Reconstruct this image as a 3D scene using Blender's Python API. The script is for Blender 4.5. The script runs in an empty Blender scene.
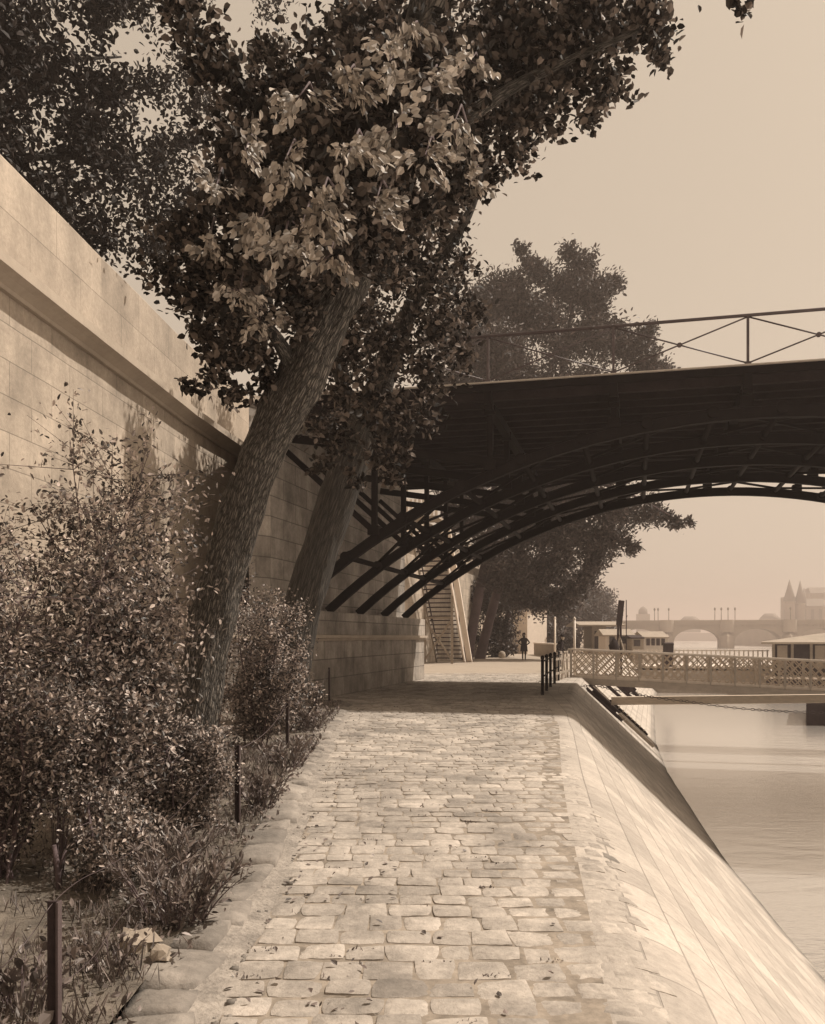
import bpy, math, random
import numpy as np
from mathutils import Vector, Matrix, noise

random.seed(7)
RNG = np.random.default_rng(7)
R = math.radians
scene = bpy.context.scene
COL = scene.collection

# ------------------------------------------------------------------ camera measures
H, F, CX, HY = 1.45, 900.0, 412.5, 637.0
WZ = -2.45      # river level
def at(px, py, Y):
    """measured position of a photo point that lies Y metres ahead"""
    return Vector(((px - CX) / F * Y, Y, H - (py - HY) / F * Y))
def gx(px, Y):
    return (px - CX) / F * Y

# ------------------------------------------------------------------ materials
TINT = (1.0, 0.835, 0.675)
DARK = (1.0, 0.71, 0.74)
TINT2 = (1.0, 0.88, 0.77)
def S(v, t=TINT):
    return (v * t[0], v * t[1], v * t[2], 1.0)

class Nodes:
    def __init__(self, name):
        self.m = bpy.data.materials.new(name)
        self.m.use_nodes = True
        self.t = self.m.node_tree
        self.b = self.t.nodes['Principled BSDF']
    def n(self, kind, **kw):
        nd = self.t.nodes.new(kind)
        for k, v in kw.items():
            if k in nd.inputs.keys():
                nd.inputs[k].default_value = v
            else:
                setattr(nd, k, v)
        return nd
    def l(self, a, b):
        self.t.links.new(a, b)
    def noise(self, vec, scale, detail=6.0, rough=0.55):
        nd = self.n('ShaderNodeTexNoise')
        nd.inputs['Scale'].default_value = scale
        nd.inputs['Detail'].default_value = detail
        nd.inputs['Roughness'].default_value = rough
        if vec is not None:
            self.l(vec, nd.inputs['Vector'])
        return nd.outputs['Fac']
    def ramp(self, fac, stops):
        nd = self.n('ShaderNodeValToRGB')
        el = nd.color_ramp.elements
        while len(el) < len(stops):
            el.new(0.5)
        for e, (p, c) in zip(el, stops):
            e.position = p
            e.color = c if isinstance(c, tuple) else (c, c, c, 1)
        self.l(fac, nd.inputs['Fac'])
        return nd.outputs['Color']
    def mix(self, fac, a, b, mode='MIX'):
        nd = self.n('ShaderNodeMix', data_type='RGBA', blend_type=mode)
        for sock, val in ((nd.inputs[0], fac), (nd.inputs[6], a), (nd.inputs[7], b)):
            if isinstance(val, (int, float, tuple)):
                sock.default_value = val
            else:
                self.l(val, sock)
        return nd.outputs[2]
    def math(self, op, a, b=0.0):
        nd = self.n('ShaderNodeMath', operation=op)
        for sock, val in ((nd.inputs[0], a), (nd.inputs[1], b)):
            if isinstance(val, (int, float)):
                sock.default_value = val
            else:
                self.l(val, sock)
        return nd.outputs[0]
    def mapping(self, vec, scale):
        nd = self.n('ShaderNodeMapping')
        nd.inputs['Scale'].default_value = scale
        self.l(vec, nd.inputs['Vector'])
        return nd.outputs['Vector']
    def coord(self, which='Object'):
        return self.n('ShaderNodeTexCoord').outputs[which]
    def bump(self, height, strength=0.4, dist=0.02):
        nd = self.n('ShaderNodeBump')
        nd.inputs['Strength'].default_value = strength
        nd.inputs['Distance'].default_value = dist
        self.l(height, nd.inputs['Height'])
        self.l(nd.outputs['Normal'], self.b.inputs['Normal'])
    def base(self, c):
        if isinstance(c, tuple):
            self.b.inputs['Base Color'].default_value = c
        else:
            self.l(c, self.b.inputs['Base Color'])
    def rough(self, v):
        self.b.inputs['Roughness'].default_value = v

def mottled(name, lo, hi, scale=3.0, rough=0.85, bump=0.3, tint=TINT, stretch=None, bscale=None, bdist=0.01):
    k = Nodes(name)
    v = k.coord()
    vv = k.mapping(v, stretch) if stretch else v
    f = k.noise(vv, scale, 8.0, 0.62)
    f2 = k.noise(vv, scale * 6.3, 5.0, 0.6)
    m = k.math('ADD', k.math('MULTIPLY', f, 0.7), k.math('MULTIPLY', f2, 0.3))
    k.base(k.ramp(m, [(0.32, S(lo, tint)), (0.68, S(hi, tint))]))
    k.rough(rough)
    k.bump(k.noise(vv, bscale or scale * 8, 6.0), bump, bdist)
    return k.m

def stone_blocks(name, lo, hi, bw, bh, mortar=0.012, mort=0.6, stain=0.5, bump=0.5, damp=None, tint=TINT):
    """ashlar courses laid out in metres along the face (UV = run, height)"""
    k = Nodes(name)
    uv = k.coord('UV')
    br = k.n('ShaderNodeTexBrick')
    br.offset = 0.5
    k.l(uv, br.inputs['Vector'])
    br.inputs['Scale'].default_value = 1.0
    br.inputs['Brick Width'].default_value = bw
    br.inputs['Row Height'].default_value = bh
    br.inputs['Mortar Size'].default_value = mortar
    br.inputs['Mortar Smooth'].default_value = 0.35
    br.inputs['Color1'].default_value = S(lo, tint)
    br.inputs['Color2'].default_value = S(hi, tint)
    br.inputs['Mortar'].default_value = S(lo * mort, tint)
    n1 = k.noise(k.mapping(uv, (1, 1, 1)), 0.8, 8.0, 0.65)
    n2 = k.noise(k.mapping(uv, (1.3, 0.35, 1)), 1.5, 8.0, 0.68)
    n3 = k.noise(uv, 14.0, 6.0, 0.65)
    st = k.ramp(n2, [(0.36, 1 - stain * .55), (0.60, 1.0)])
    st1 = k.ramp(n1, [(0.36, 1 - stain * 0.9), (0.58, 1.0)])
    st3 = k.ramp(n3, [(0.3, 0.78), (0.7, 1.05)])
    c = k.mix(1.0, br.outputs['Color'], st, 'MULTIPLY')
    c = k.mix(1.0, c, st1, 'MULTIPLY')
    c = k.mix(1.0, c, st3, 'MULTIPLY')
    if damp is not None:   # tide mark: wet, weedy stone just above the water
        sep = k.n('ShaderNodeSeparateXYZ'); k.l(k.coord(), sep.inputs[0])
        hz_ = k.math('SUBTRACT', k.math('SUBTRACT', sep.outputs['Z'], damp), k.math('MULTIPLY', k.noise(uv, 2.0, 5.0, 0.6), 0.55))
        c = k.mix(1.0, c, k.ramp(k.math('ADD', hz_, 0.3), [(0.0, 0.32), (0.28, 1.0)]), 'MULTIPLY')
    k.base(c)
    k.rough(0.88)
    h = k.math('SUBTRACT', k.math('MULTIPLY', n3, 0.5), k.math('MULTIPLY', br.outputs['Fac'], 0.9))
    k.bump(h, bump, 0.03)
    return k.m

def tinted(name, lo, hi, rough=0.5, tint=DARK, noise_scale=None, bump=0.0, translucent=0.0):
    """per-piece colour variation stored on the mesh (leaves, stones)"""
    k = Nodes(name)
    a = k.n('ShaderNodeAttribute', attribute_name='tone')
    c = k.mix(a.outputs['Fac'], S(lo, tint), S(hi, tint))
    if noise_scale:
        f = k.noise(k.coord(), noise_scale, 7.0, 0.65)
        f2 = k.noise(k.coord(), noise_scale * 0.13, 5.0, 0.6)
        c = k.mix(1.0, c, k.ramp(f, [(0.3, 0.72), (0.7, 1.12)]), 'MULTIPLY')
        c = k.mix(1.0, c, k.ramp(f2, [(0.34, 0.62), (0.58, 1.04)]), 'MULTIPLY')
        c = k.mix(1.0, c, k.ramp(k.noise(k.coord(), noise_scale * 0.035, 6.0, 0.7), [(0.36, 0.66), (0.56, 1.03)]), 'MULTIPLY')
        if bump:
            k.bump(k.noise(k.coord(), noise_scale * 1.8, 8.0, 0.65), bump, 0.012)
    k.base(c)
    k.rough(rough)
    if translucent:
        tr = k.n('ShaderNodeBsdfTranslucent')
        k.l(c, tr.inputs['Color'])
        mx = k.n('ShaderNodeMixShader')
        mx.inputs[0].default_value = translucent
        out = k.t.nodes['Material Output']
        k.l(k.b.outputs[0], mx.inputs[1])
        k.l(tr.outputs[0], mx.inputs[2])
        k.l(mx.outputs[0], out.inputs['Surface'])
    return k.m

def bark(name, lo, hi, sx, sy, strength):
    k = Nodes(name)
    uv = k.coord('UV')
    v = k.mapping(uv, (sx, sy, 1))
    nz = k.n('ShaderNodeTexNoise'); nz.inputs['Scale'].default_value = 1.3; nz.inputs['Detail'].default_value = 5
    k.l(v, nz.inputs['Vector'])
    wv = k.n('ShaderNodeVectorMath', operation='MULTIPLY_ADD')
    k.l(nz.outputs['Color'], wv.inputs[0]); wv.inputs[1].default_value = (0.9, 0.9, 0.9); k.l(v, wv.inputs[2])
    vo = k.n('ShaderNodeTexVoronoi', feature='DISTANCE_TO_EDGE')
    vo.inputs['Scale'].default_value = 1.0
    k.l(wv.outputs[0], vo.inputs['Vector'])
    f = k.ramp(vo.outputs['Distance'], [(0.02, 0.0), (0.28, 1.0)])
    n2 = k.noise(uv, 40.0, 6, 0.6)
    hgt = k.math('ADD', f, k.math('MULTIPLY', n2, 0.5))
    c = k.mix(f, S(lo, TINT2), S(hi, TINT2))
    c = k.mix(1.0, c, k.ramp(n2, [(0.3, 0.7), (0.7, 1.15)]), 'MULTIPLY')
    k.base(c); k.rough(0.92)
    k.bump(hgt, strength, 0.035)
    return k.m

M = {}
M['wall'] = stone_blocks('limestone_wall', 0.46, 0.56, 1.25, 0.50, 0.009, 0.66, 0.38, 0.4)
M['parapet'] = stone_blocks('parapet_stone', 0.44, 0.54, 1.7, 0.80, 0.008, 0.66, 0.34, 0.35)
M['cornice'] = mottled('cornice_stone', 0.32, 0.44, 1.5, 0.88, 0.3)
M['abut'] = stone_blocks('abutment_stone', 0.36, 0.50, 1.5, 0.46, 0.014, 0.55, 0.6, 0.5, tint=TINT2)
M['slope'] = stone_blocks('slope_stone', 0.42, 0.56, 0.52, 0.27, 0.006, 0.86, 0.20, 0.9, damp=WZ, tint=TINT2)
M['stone'] = mottled('grey_stone', 0.24, 0.36, 2.2, 0.9, 0.5, bscale=20, bdist=0.02)
M['paver'] = tinted('worn_cobbles', 0.36, 0.54, 0.88, TINT2, 17.0, 0.95)
M['kerb'] = tinted('kerb_stone', 0.20, 0.36, 0.88, TINT2, 13.0, 0.9)
M['joint'] = mottled('dirt_joint', 0.10, 0.38, 3.5, 0.95, 0.6)
M['gutter'] = mottled('gutter_dust', 0.14, 0.42, 5.0, 0.95, 0.9, TINT2, bscale=40, bdist=0.02)
M['grit'] = tinted('dark_grit', 0.10, 0.30, 0.9, TINT2)
M['soil'] = mottled('garden_soil', 0.05, 0.22, 2.0, 0.97, 0.9, bscale=25, bdist=0.03)
M['path'] = mottled('trodden_paving', 0.26, 0.40, 0.7, 0.9, 0.5, stretch=(1, 3.0, 1), bscale=9, bdist=0.03)
M['street'] = mottled('street_ground', 0.22, 0.32, 0.5, 0.95, 0.3)
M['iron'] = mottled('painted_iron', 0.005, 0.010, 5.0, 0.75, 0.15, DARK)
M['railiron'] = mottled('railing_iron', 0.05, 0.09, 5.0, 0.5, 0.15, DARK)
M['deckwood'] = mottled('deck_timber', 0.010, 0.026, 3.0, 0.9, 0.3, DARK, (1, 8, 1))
M['wood'] = mottled('weathered_wood', 0.20, 0.36, 4.0, 0.85, 0.4, TINT, (1, 1, 6))
M['darkwood'] = mottled('tarred_wood', 0.022, 0.06, 4.0, 0.75, 0.4, DARK)
M['palewood'] = mottled('bleached_wood', 0.55, 0.72, 4.0, 0.85, 0.3, TINT2)
M['treadwood'] = mottled('shaded_tread_wood', 0.08, 0.16, 4.0, 0.85, 0.3, TINT2)
M['greywood'] = mottled('greyed_wood', 0.36, 0.50, 4.0, 0.85, 0.3, TINT2)
M['beam'] = mottled('squared_beam_wood', 0.46, 0.66, 3.0, 0.85, 0.4, TINT, (0.6, 6, 6))
M['white'] = mottled('white_paint', 0.62, 0.76, 3.0, 0.7, 0.15, TINT2)
M['lattice'] = mottled('weathered_lattice', 0.40, 0.55, 6.0, 0.8, 0.2)
M['cloth'] = mottled('dark_cloth', 0.012, 0.025, 8.0, 0.9, 0.2, DARK)
M['skin'] = mottled('skin', 0.38, 0.44, 8.0, 0.6, 0.05)
M['roofpale'] = mottled('pale_roof', 0.26, 0.38, 1.2, 0.85, 0.2)
M['glass'] = mottled('dark_glass', 0.02, 0.05, 2.0, 0.2, 0.0, DARK)
M['far'] = mottled('far_stone', 0.26, 0.36, 0.15, 0.95, 0.2)
M['farroof'] = mottled('far_slate', 0.14, 0.20, 0.15, 0.9, 0.2)
M['bark'] = bark('furrowed_bark', 0.035, 0.20, 30.0, 8.0, 1.0)
M['bark2'] = bark('smooth_ridged_bark', 0.022, 0.075, 20.0, 2.4, 0.7)
M['farbark'] = mottled('far_bark', 0.06, 0.12, 1.5, 0.95, 0.5, DARK)
M['twig'] = mottled('twig_bark', 0.06, 0.13, 9.0, 0.9, 0.3, DARK)
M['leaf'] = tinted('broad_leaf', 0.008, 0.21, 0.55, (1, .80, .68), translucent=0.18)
M['sprayleaf'] = tinted('sunlit_outer_leaf', 0.03, 0.52, 0.5, (1, .87, .75), translucent=0.25)  # paler copy of the broad leaf, sunlight put into the colour
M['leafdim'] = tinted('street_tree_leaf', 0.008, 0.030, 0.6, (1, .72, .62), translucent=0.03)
M['leafshrub'] = tinted('shrub_leaf', 0.020, 0.60, 0.5, (1, .83, .74), translucent=0.14)
M['leaffar'] = tinted('far_leaf', 0.03, 0.09, 0.55, (1, .73, .64), translucent=0.10)
M['leafherb'] = tinted('herb_leaf', 0.05, 0.24, 0.5, (1, .8, .72), translucent=0.08)

for _n in ('iron', 'deckwood', 'darkwood', 'cloth', 'leafdim', 'leaf'):
    M[_n].node_tree.nodes['Principled BSDF'].inputs['Specular IOR Level'].default_value = .06 if _n in ('iron', 'deckwood') else .18
def water_material():
    k = Nodes('silty_river')
    v = k.coord()
    k.base(k.ramp(k.noise(v, 0.09, 4), [(0.35, S(0.86, (1, .95, .90))), (0.65, S(0.93, (1, .95, .90)))]))
    k.rough(0.22)
    k.b.inputs['Metallic'].default_value = 0.86
    h = k.noise(k.mapping(v, (0.6, 1.4, 1)), 1.6, 5.0, 0.6)
    k.bump(h, 0.5, 0.05)
    return k.m
M['water'] = water_material()

# ------------------------------------------------------------------ mesh helpers
def link(o, parent=None):
    COL.objects.link(o)
    if parent is not None:
        o.parent = parent
    return o

def thing(name, label, cat, loc=(0, 0, 0), rotz=0.0, group=None):
    o = bpy.data.objects.new(name, None)
    o.empty_display_size = 0.2
    o.location = loc
    o.rotation_euler = (0, 0, rotz)
    tag(o, label, cat, group)
    return link(o)

def tag(o, label=None, cat=None, group=None, kind=None):
    if label: o['label'] = label
    if cat: o['category'] = cat
    if group: o['group'] = group
    if kind: o['kind'] = kind
    return o

class MB:
    """collects faces; build() links them as one mesh object. off = origin the mesh is relative to"""
    def __init__(self, off=(0, 0, 0)):
        self.v, self.f, self.uv, self.sm = [], [], [], []
        self.off = Vector(off)
        self.tone = None
    def add(self, vs, fs, uvs=None, smooth=False):
        b = len(self.v)
        self.v.extend([tuple(x) for x in vs])
        for i, f in enumerate(fs):
            self.f.append(tuple(b + j for j in f))
            self.uv.append(uvs[i] if uvs else None)
            self.sm.append(smooth)
    def box(self, c, s, rot=None):
        c = Vector(c); hx, hy, hz = s[0] / 2, s[1] / 2, s[2] / 2
        vs = [Vector((x, y, z)) for z in (-hz, hz) for y in (-hy, hy) for x in (-hx, hx)]
        if rot is not None:
            vs = [rot @ q for q in vs]
        vs = [q + c for q in vs]
        self.add(vs, [(0, 2, 3, 1), (4, 5, 7, 6), (0, 1, 5, 4), (2, 6, 7, 3), (0, 4, 6, 2), (1, 3, 7, 5)])
    def bar(self, p0, p1, w, h, up=(0, 0, 1)):
        p0, p1 = Vector(p0), Vector(p1)
        d = (p1 - p0)
        L = d.length
        if L < 1e-6: return
        d.normalize()
        up = Vector(up)
        s = d.cross(up)
        if s.length < 1e-4: s = d.cross(Vector((1, 0, 0)))
        s.normalize(); n = s.cross(d)
        rot = Matrix((s, d, n)).transposed()
        self.box((p0 + p1) / 2, (w, L, h), rot)
    def tube(self, pts, rad, n=8, cap=True, uvs=False, lump=0.0, seed=0.0, ridge=0.0):
        pts = [Vector(p) for p in pts]
        if not hasattr(rad, '__len__'): rad = [rad] * len(pts)
        d0 = (pts[1] - pts[0]).normalized()
        ref = Vector((0, 0, 1)) if abs(d0.z) < 0.9 else Vector((0, 1, 0))
        s = d0.cross(ref).normalized()
        vs, run = [], 0.0
        runs = []
        for i, p in enumerate(pts):
            if i == 0: d = d0
            elif i == len(pts) - 1: d = (pts[i] - pts[i - 1]).normalized()
            else: d = (pts[i + 1] - pts[i - 1]).normalized()
            s = (s - d * s.dot(d)).normalized()
            t = d.cross(s)
            if i: run += (pts[i] - pts[i - 1]).length
            runs.append(run)
            for j in range(n):
                a = 2 * math.pi * j / n
                dirv = s * math.cos(a) + t * math.sin(a)
                r = rad[i]
                if lump:
                    q = p + dirv * r
                    r *= 1 + lump * noise.noise((q.x * 3.1 + seed, q.y * 3.1, q.z * 1.1)) + lump * 0.6 * noise.noise((q.x * 7.0 + seed, q.y * 7.0, q.z * 3.0))
                if ridge:
                    r *= 1 + ridge * noise.noise((math.cos(a) * 7 + seed, math.sin(a) * 7, run * 0.9)) 
                vs.append(p + dirv * r)
        fs, us = [], []
        rr = max(rad)
        for i in range(len(pts) - 1):
            for j in range(n):
                k = (j + 1) % n
                fs.append((i * n + j, i * n + k, (i + 1) * n + k, (i + 1) * n + j))
                if uvs:
                    u0, u1 = j / n * 2 * math.pi * rr, (j + 1) / n * 2 * math.pi * rr
                    us.append(((u0, runs[i]), (u1, runs[i]), (u1, runs[i + 1]), (u0, runs[i + 1])))
        self.add(vs, fs, us if uvs else None, True)
        if cap:
            b = len(self.v) - len(vs)
            self.f.append(tuple(b + j for j in reversed(range(n)))); self.uv.append(None); self.sm.append(False)
            e = b + (len(pts) - 1) * n
            self.f.append(tuple(e + j for j in range(n))); self.uv.append(None); self.sm.append(False)
    def prism(self, poly, z0, z1, uv=True):
        """vertical-walled solid on a plan polygon (counter-clockwise); UV = run, height"""
        n = len(poly)
        run = [0.0]
        for i in range(n):
            a, b = poly[i], poly[(i + 1) % n]
            run.append(run[-1] + math.hypot(b[0] - a[0], b[1] - a[1]))
        vs = [(p[0], p[1], z0) for p in poly] + [(p[0], p[1], z1) for p in poly]
        fs, us = [], []
        for i in range(n):
            j = (i + 1) % n
            fs.append((i, j, n + j, n + i))
            us.append(((run[i], z0), (run[i + 1], z0), (run[i + 1], z1), (run[i], z1)))
        fs.append(tuple(range(n, 2 * n))); us.append(tuple((p[0], p[1]) for p in poly))
        fs.append(tuple(reversed(range(n)))); us.append(tuple((p[0], p[1]) for p in reversed(poly)))
        self.add(vs, fs, us if uv else None)
    def lathe(self, prof, n=16, c=(0, 0, 0)):
        vs, fs = [], []
        for r, z in prof:
            for j in range(n):
                a = 2 * math.pi * j / n
                vs.append((c[0] + r * math.cos(a), c[1] + r * math.sin(a), c[2] + z))
        for i in range(len(prof) - 1):
            for j in range(n):
                k = (j + 1) % n
                fs.append((i * n + j, i * n + k, (i + 1) * n + k, (i + 1) * n + j))
        fs.append(tuple(reversed(range(n))))
        fs.append(tuple((len(prof) - 1) * n + j for j in range(n)))
        self.add(vs, fs, None, True)
    def build(self, name, mat, parent=None, bevel=0.0):
        me = bpy.data.meshes.new(name)
        o = self.off
        me.from_pydata([(x - o.x, y - o.y, z - o.z) for x, y, z in self.v], [], self.f)
        me.polygons.foreach_set('use_smooth', self.sm)
        if any(u is not None for u in self.uv):
            ul = me.uv_layers.new(name='UVMap')
            buf = []
            for f, u in zip(self.f, self.uv):
                for q in range(len(f)):
                    buf.extend(u[q] if u else (0.0, 0.0))
            ul.data.foreach_set('uv', buf)
        me.materials.append(mat)
        ob = link(bpy.data.objects.new(name, me), parent)
        if bevel:
            b = ob.modifiers.new('edge', 'BEVEL'); b.width = bevel; b.segments = 2; b.limit_method = 'ANGLE'
        return ob

def raw_mesh(name, verts, faces, mat, parent=None, tone=None, smooth=False, off=(0, 0, 0)):
    """numpy quads -> mesh object, optional per-vertex tone"""
    verts = np.asarray(verts, dtype=np.float32) - np.asarray(off, dtype=np.float32)
    faces = np.asarray(faces, dtype=np.int32)
    me = bpy.data.meshes.new(name)
    me.vertices.add(len(verts)); me.vertices.foreach_set('co', verts.ravel())
    nf, k = faces.shape
    me.loops.add(nf * k); me.loops.foreach_set('vertex_index', faces.ravel())
    me.polygons.add(nf)
    me.polygons.foreach_set('loop_start', np.arange(0, nf * k, k, dtype=np.int32))
    me.polygons.foreach_set('loop_total', np.full(nf, k, dtype=np.int32))
    me.polygons.foreach_set('use_smooth', np.full(nf, smooth))
    if tone is not None:
        at_ = me.attributes.new('tone', 'FLOAT', 'POINT')
        at_.data.foreach_set('value', np.asarray(tone, dtype=np.float32))
    me.update(calc_edges=True)
    me.validate()
    me.materials.append(mat)
    return link(bpy.data.objects.new(name, me), parent)

def smooth_path(pts, n):
    """Catmull-Rom through points (rows may carry radius as 4th value)"""
    P = np.array(pts, dtype=float)
    P = np.vstack([2 * P[0] - P[1], P, 2 * P[-1] - P[-2]])
    out = []
    m = len(P) - 3
    for q in range(n + 1):
        t = q / n * m
        i = min(int(t), m - 1); u = t - i
        a, b, c, d = P[i], P[i + 1], P[i + 2], P[i + 3]
        out.append(0.5 * ((2 * b) + (-a + c) * u + (2 * a - 5 * b + 4 * c - d) * u * u + (-a + 3 * b - 3 * c + d) * u ** 3))
    return np.array(out)

def norm(a):
    return a / np.maximum(np.linalg.norm(a, axis=1, keepdims=True), 1e-9)

def leaf_cards(points, length, width=0.62, axis=None, spread=1.0, up=0.55, fold=0.16, rng=RNG, bias=None):
    """real folded leaves: six corners, two faces along the midrib"""
    n = len(points)
    d = norm(rng.normal(size=(n, 3)))
    if axis is not None:
        d = norm(np.asarray(axis) + d * spread)
    nn = rng.normal(size=(n, 3)); nn[:, 2] = np.abs(nn[:, 2]) + up
    if bias is not None: nn = norm(rng.normal(size=(n, 3))) * .8 + np.asarray(bias)
    nn = norm(nn - d * np.sum(nn * d, axis=1, keepdims=True))
    s = np.cross(d, nn)
    L = (np.asarray(length) * rng.uniform(0.65, 1.25, n))[:, None]
    W = L * width * rng.uniform(0.85, 1.15, n)[:, None]
    p = np.asarray(points)
    fo = nn * W * fold
    V = np.stack([p, p + d * L * .30 + s * W * .45 + fo, p + d * L * .68 + s * W * .38 + fo, p + d * L,
                  p + d * L * .68 - s * W * .38 + fo, p + d * L * .30 - s * W * .45 + fo], axis=1).reshape(-1, 3)
    b = (np.arange(n) * 6)[:, None]
    Fq = np.concatenate([b + np.array([[0, 1, 2, 3]]), b + np.array([[0, 3, 4, 5]])], axis=1).reshape(-1, 4)
    return V, Fq

def clump_points(clumps, per, rng=RNG, twigs=9, sig=0.20):
    """leaf positions in uneven sprays: every clump holds twigs, leaves gather along the twigs"""
    out = []
    for c, r in clumps:
        n = max(10, int(per * r * r))
        tw = max(3, int(twigs * r + 2))
        dirs = norm(rng.normal(size=(tw, 3)))
        dirs[:, 2] *= 0.8
        leng = r * rng.uniform(0.55, 1.15, tw)
        k = rng.integers(0, tw, n)
        t = rng.uniform(0.15, 1.0, n) ** 0.75
        q = np.asarray(c) + dirs[k] * (leng[k] * t)[:, None] + rng.normal(size=(n, 3)) * r * sig
        q[:, 2] -= 0.10 * r * t * t
        out.append(q)
    return np.vstack(out)

def crown(clumps, per, leaf, mat, parent, off, width=0.62, up=0.55, axis=None, spread=1.0, twigs=9, sig=0.2, seed=1, name='crown'):
    rng = np.random.default_rng(seed)
    p = clump_points(clumps, per, rng, twigs, sig)
    V, Fq = leaf_cards(p, np.full(len(p), leaf), width, axis, spread, up, rng=rng)
    tone = np.repeat(rng.uniform(0, 1, len(p)) ** 2.6, 6)
    return raw_mesh(name, V, Fq, mat, parent, tone, False, off)

# ------------------------------------------------------------------ plan of the quay
CREST = np.array([(-4, .2), (0, .75), (3.4, 1.1), (7.5, 1.62), (15.7, 2.77), (26.1, 4.7), (33, 6.25), (51, 11.0), (75, 17.9), (120, 31), (200, 53), (310, 76), (420, 98)])
WALL = np.array([(-8, -7.05), (12.3, -5.65), (20, -5.1), (28, -4.2), (45, -1.0), (57, 2.2), (90, 11.2), (120, 18.5), (200, 39), (310, 62), (420, 84)])
KERB = np.array([(1.0, -.84), (3.6, -.85), (5.6, -.87), (8.4, -1.0), (11.9, -1.14), (18.9, -1.32), (20.6, -1.6)])
def rcrest(Y): return float(np.interp(Y, [0, 10, 20, 26], [.34, .30, .12, .05]))
SL = (WZ_ := -2.45 - .5) / (2.75 + .5)
def edge_drop(x, Y):
    rc = rcrest(Y)
    u = (x - crest(Y)) / rc
    u = np.clip(u, -1, 1)
    return -.012 * (u + 1) / 2 + SL * rc * (u + 1) ** 2 / 4
def border(Y): return float(np.interp(Y, [0, 9, 17, 24, 60], [.05, .08, .32, .95, .8]))
def crest(Y): return float(np.interp(Y, CREST[:, 0], CREST[:, 1]))
def wallx(Y): return float(np.interp(Y, WALL[:, 0], WALL[:, 1]))
def kerbx(Y): return float(np.interp(Y, KERB[:, 0], KERB[:, 1]))
RUN, WZ = 2.75, -2.45
STREET = 6.75

def strip(name, rows, mat, kind='structure', smooth=True):
    """rows of points (same count each) skinned into one sheet; UV = run across, run along"""
    n = len(rows[0])
    vs = [p for r in rows for p in r]
    fs, us = [], []
    along = [0.0]
    for a, b in zip(rows[:-1], rows[1:]):
        along.append(along[-1] + (Vector(b[0]) - Vector(a[0])).length)
    acc = []
    for r in rows:
        q = [0.0]
        for i in range(1, n): q.append(q[-1] + (Vector(r[i]) - Vector(r[i - 1])).length)
        acc.append(q)
    for i in range(len(rows) - 1):
        for j in range(n - 1):
            fs.append((i * n + j, i * n + j + 1, (i + 1) * n + j + 1, (i + 1) * n + j))
            us.append(((along[i], acc[i][j]), (along[i], acc[i][j + 1]), (along[i + 1], acc[i + 1][j + 1]), (along[i + 1], acc[i + 1][j])))
    m = MB(); m.add(vs, fs, us, smooth)
    o = m.build(name, mat)
    tag(o, kind=kind)
    return o

YS = [-4 + 0.75 * i for i in range(0, 54)] + [37 + 2.5 * i for i in range(14)] + [75, 90, 105, 120, 150, 200, 250, 310, 420]
# base of the paved quay, under the cobbles
rows = []
for Y in YS:
    a = kerbx(Y) - .25 if Y < 19.5 else wallx(Y) - .05
    b = crest(Y) - max(border(Y), rcrest(Y) + .04) + .02
    zb = -.0075 if Y < 34.5 else 0.0
    rows.append([(a + (b - a) * t, Y, zb) for t in (0, .25, .5, .75, 1)])
o = strip('quay_pavement', [r for r in rows if r[0][1] <= 36.6], M['joint'])
o = strip('quay_path', [r for r in rows if r[0][1] >= 35.6], M['path'])
# border of smooth edge stones and the paved bank down to the water
rows = []
for Y in YS:
    c = crest(Y)
    wob = 0.02 * noise.noise((Y * 0.9, 3.3, 0))
    rc = rcrest(Y)
    sl = (WZ - .5) / (RUN + .5)
    rd = [(c + rc * u, Y, -.012 * (u + 1) / 2 + sl * rc * (u + 1) ** 2 / 4) for u in (-1, -.75, -.5, -.25, 0, .25, .5, .75, 1)]
    bo = max(border(Y), rc + .03)
    rows.append([(c - bo - .3, Y, -.03), (c - bo - .02, Y, -.009), (c - bo, Y, -.008 if Y < 16 else 0)] + [(x, y, z - (.008 if Y < 16 else 0)) for x, y, z in rd] +
                [(c + (RUN + .5) * t, Y, -.012 + (WZ - .5) * t + wob * math.sin(t * 9)) for t in (.25, .4, .55, .7, .85, 1)])
strip('embankment_slope', rows, M['slope'], smooth=True)
# river
strip('river_water', [[(x, y, WZ) for x in (-2, 20, 60, 200, 700, 1400)] for y in (-60, 0, 30, 60, 120, 300, 700, 1500, 2600)], M['water'])
# bed of the river and land far below, one sheet out to the horizon
strip('ground', [[(x, y, -4.2) for x in (-1400, -300, 0, 300, 1400)] for y in (-80, 0, 300, 900, 2600)], M['soil'])
# street level land behind the quay wall
strip('street', [[(-1400, Y, STREET - .01), (-200, Y, STREET - .01), (wallx(min(Y, 420)) - .3, Y, STREET - .01)] for Y in [-60] + YS + [700, 1500, 2600]], M['street'])
# garden strip
def soil_z(x, y):
    return 0.045 + 0.05 * noise.noise((x * 1.3, y * 1.3, 0)) + 0.025 * noise.noise((x * 5, y * 5, 2))
rows = []
yy = -4.0
while yy < 20.6:
    a, b = wallx(yy) - .05, kerbx(yy) - .24
    rows.append([(a + (b - a) * (i / 44) , yy, soil_z(a + (b - a) * i / 44, yy)) for i in range(45)])
    yy += 0.11 if yy < 8 else 0.35
strip('garden_soil', rows, M['soil'])

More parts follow.
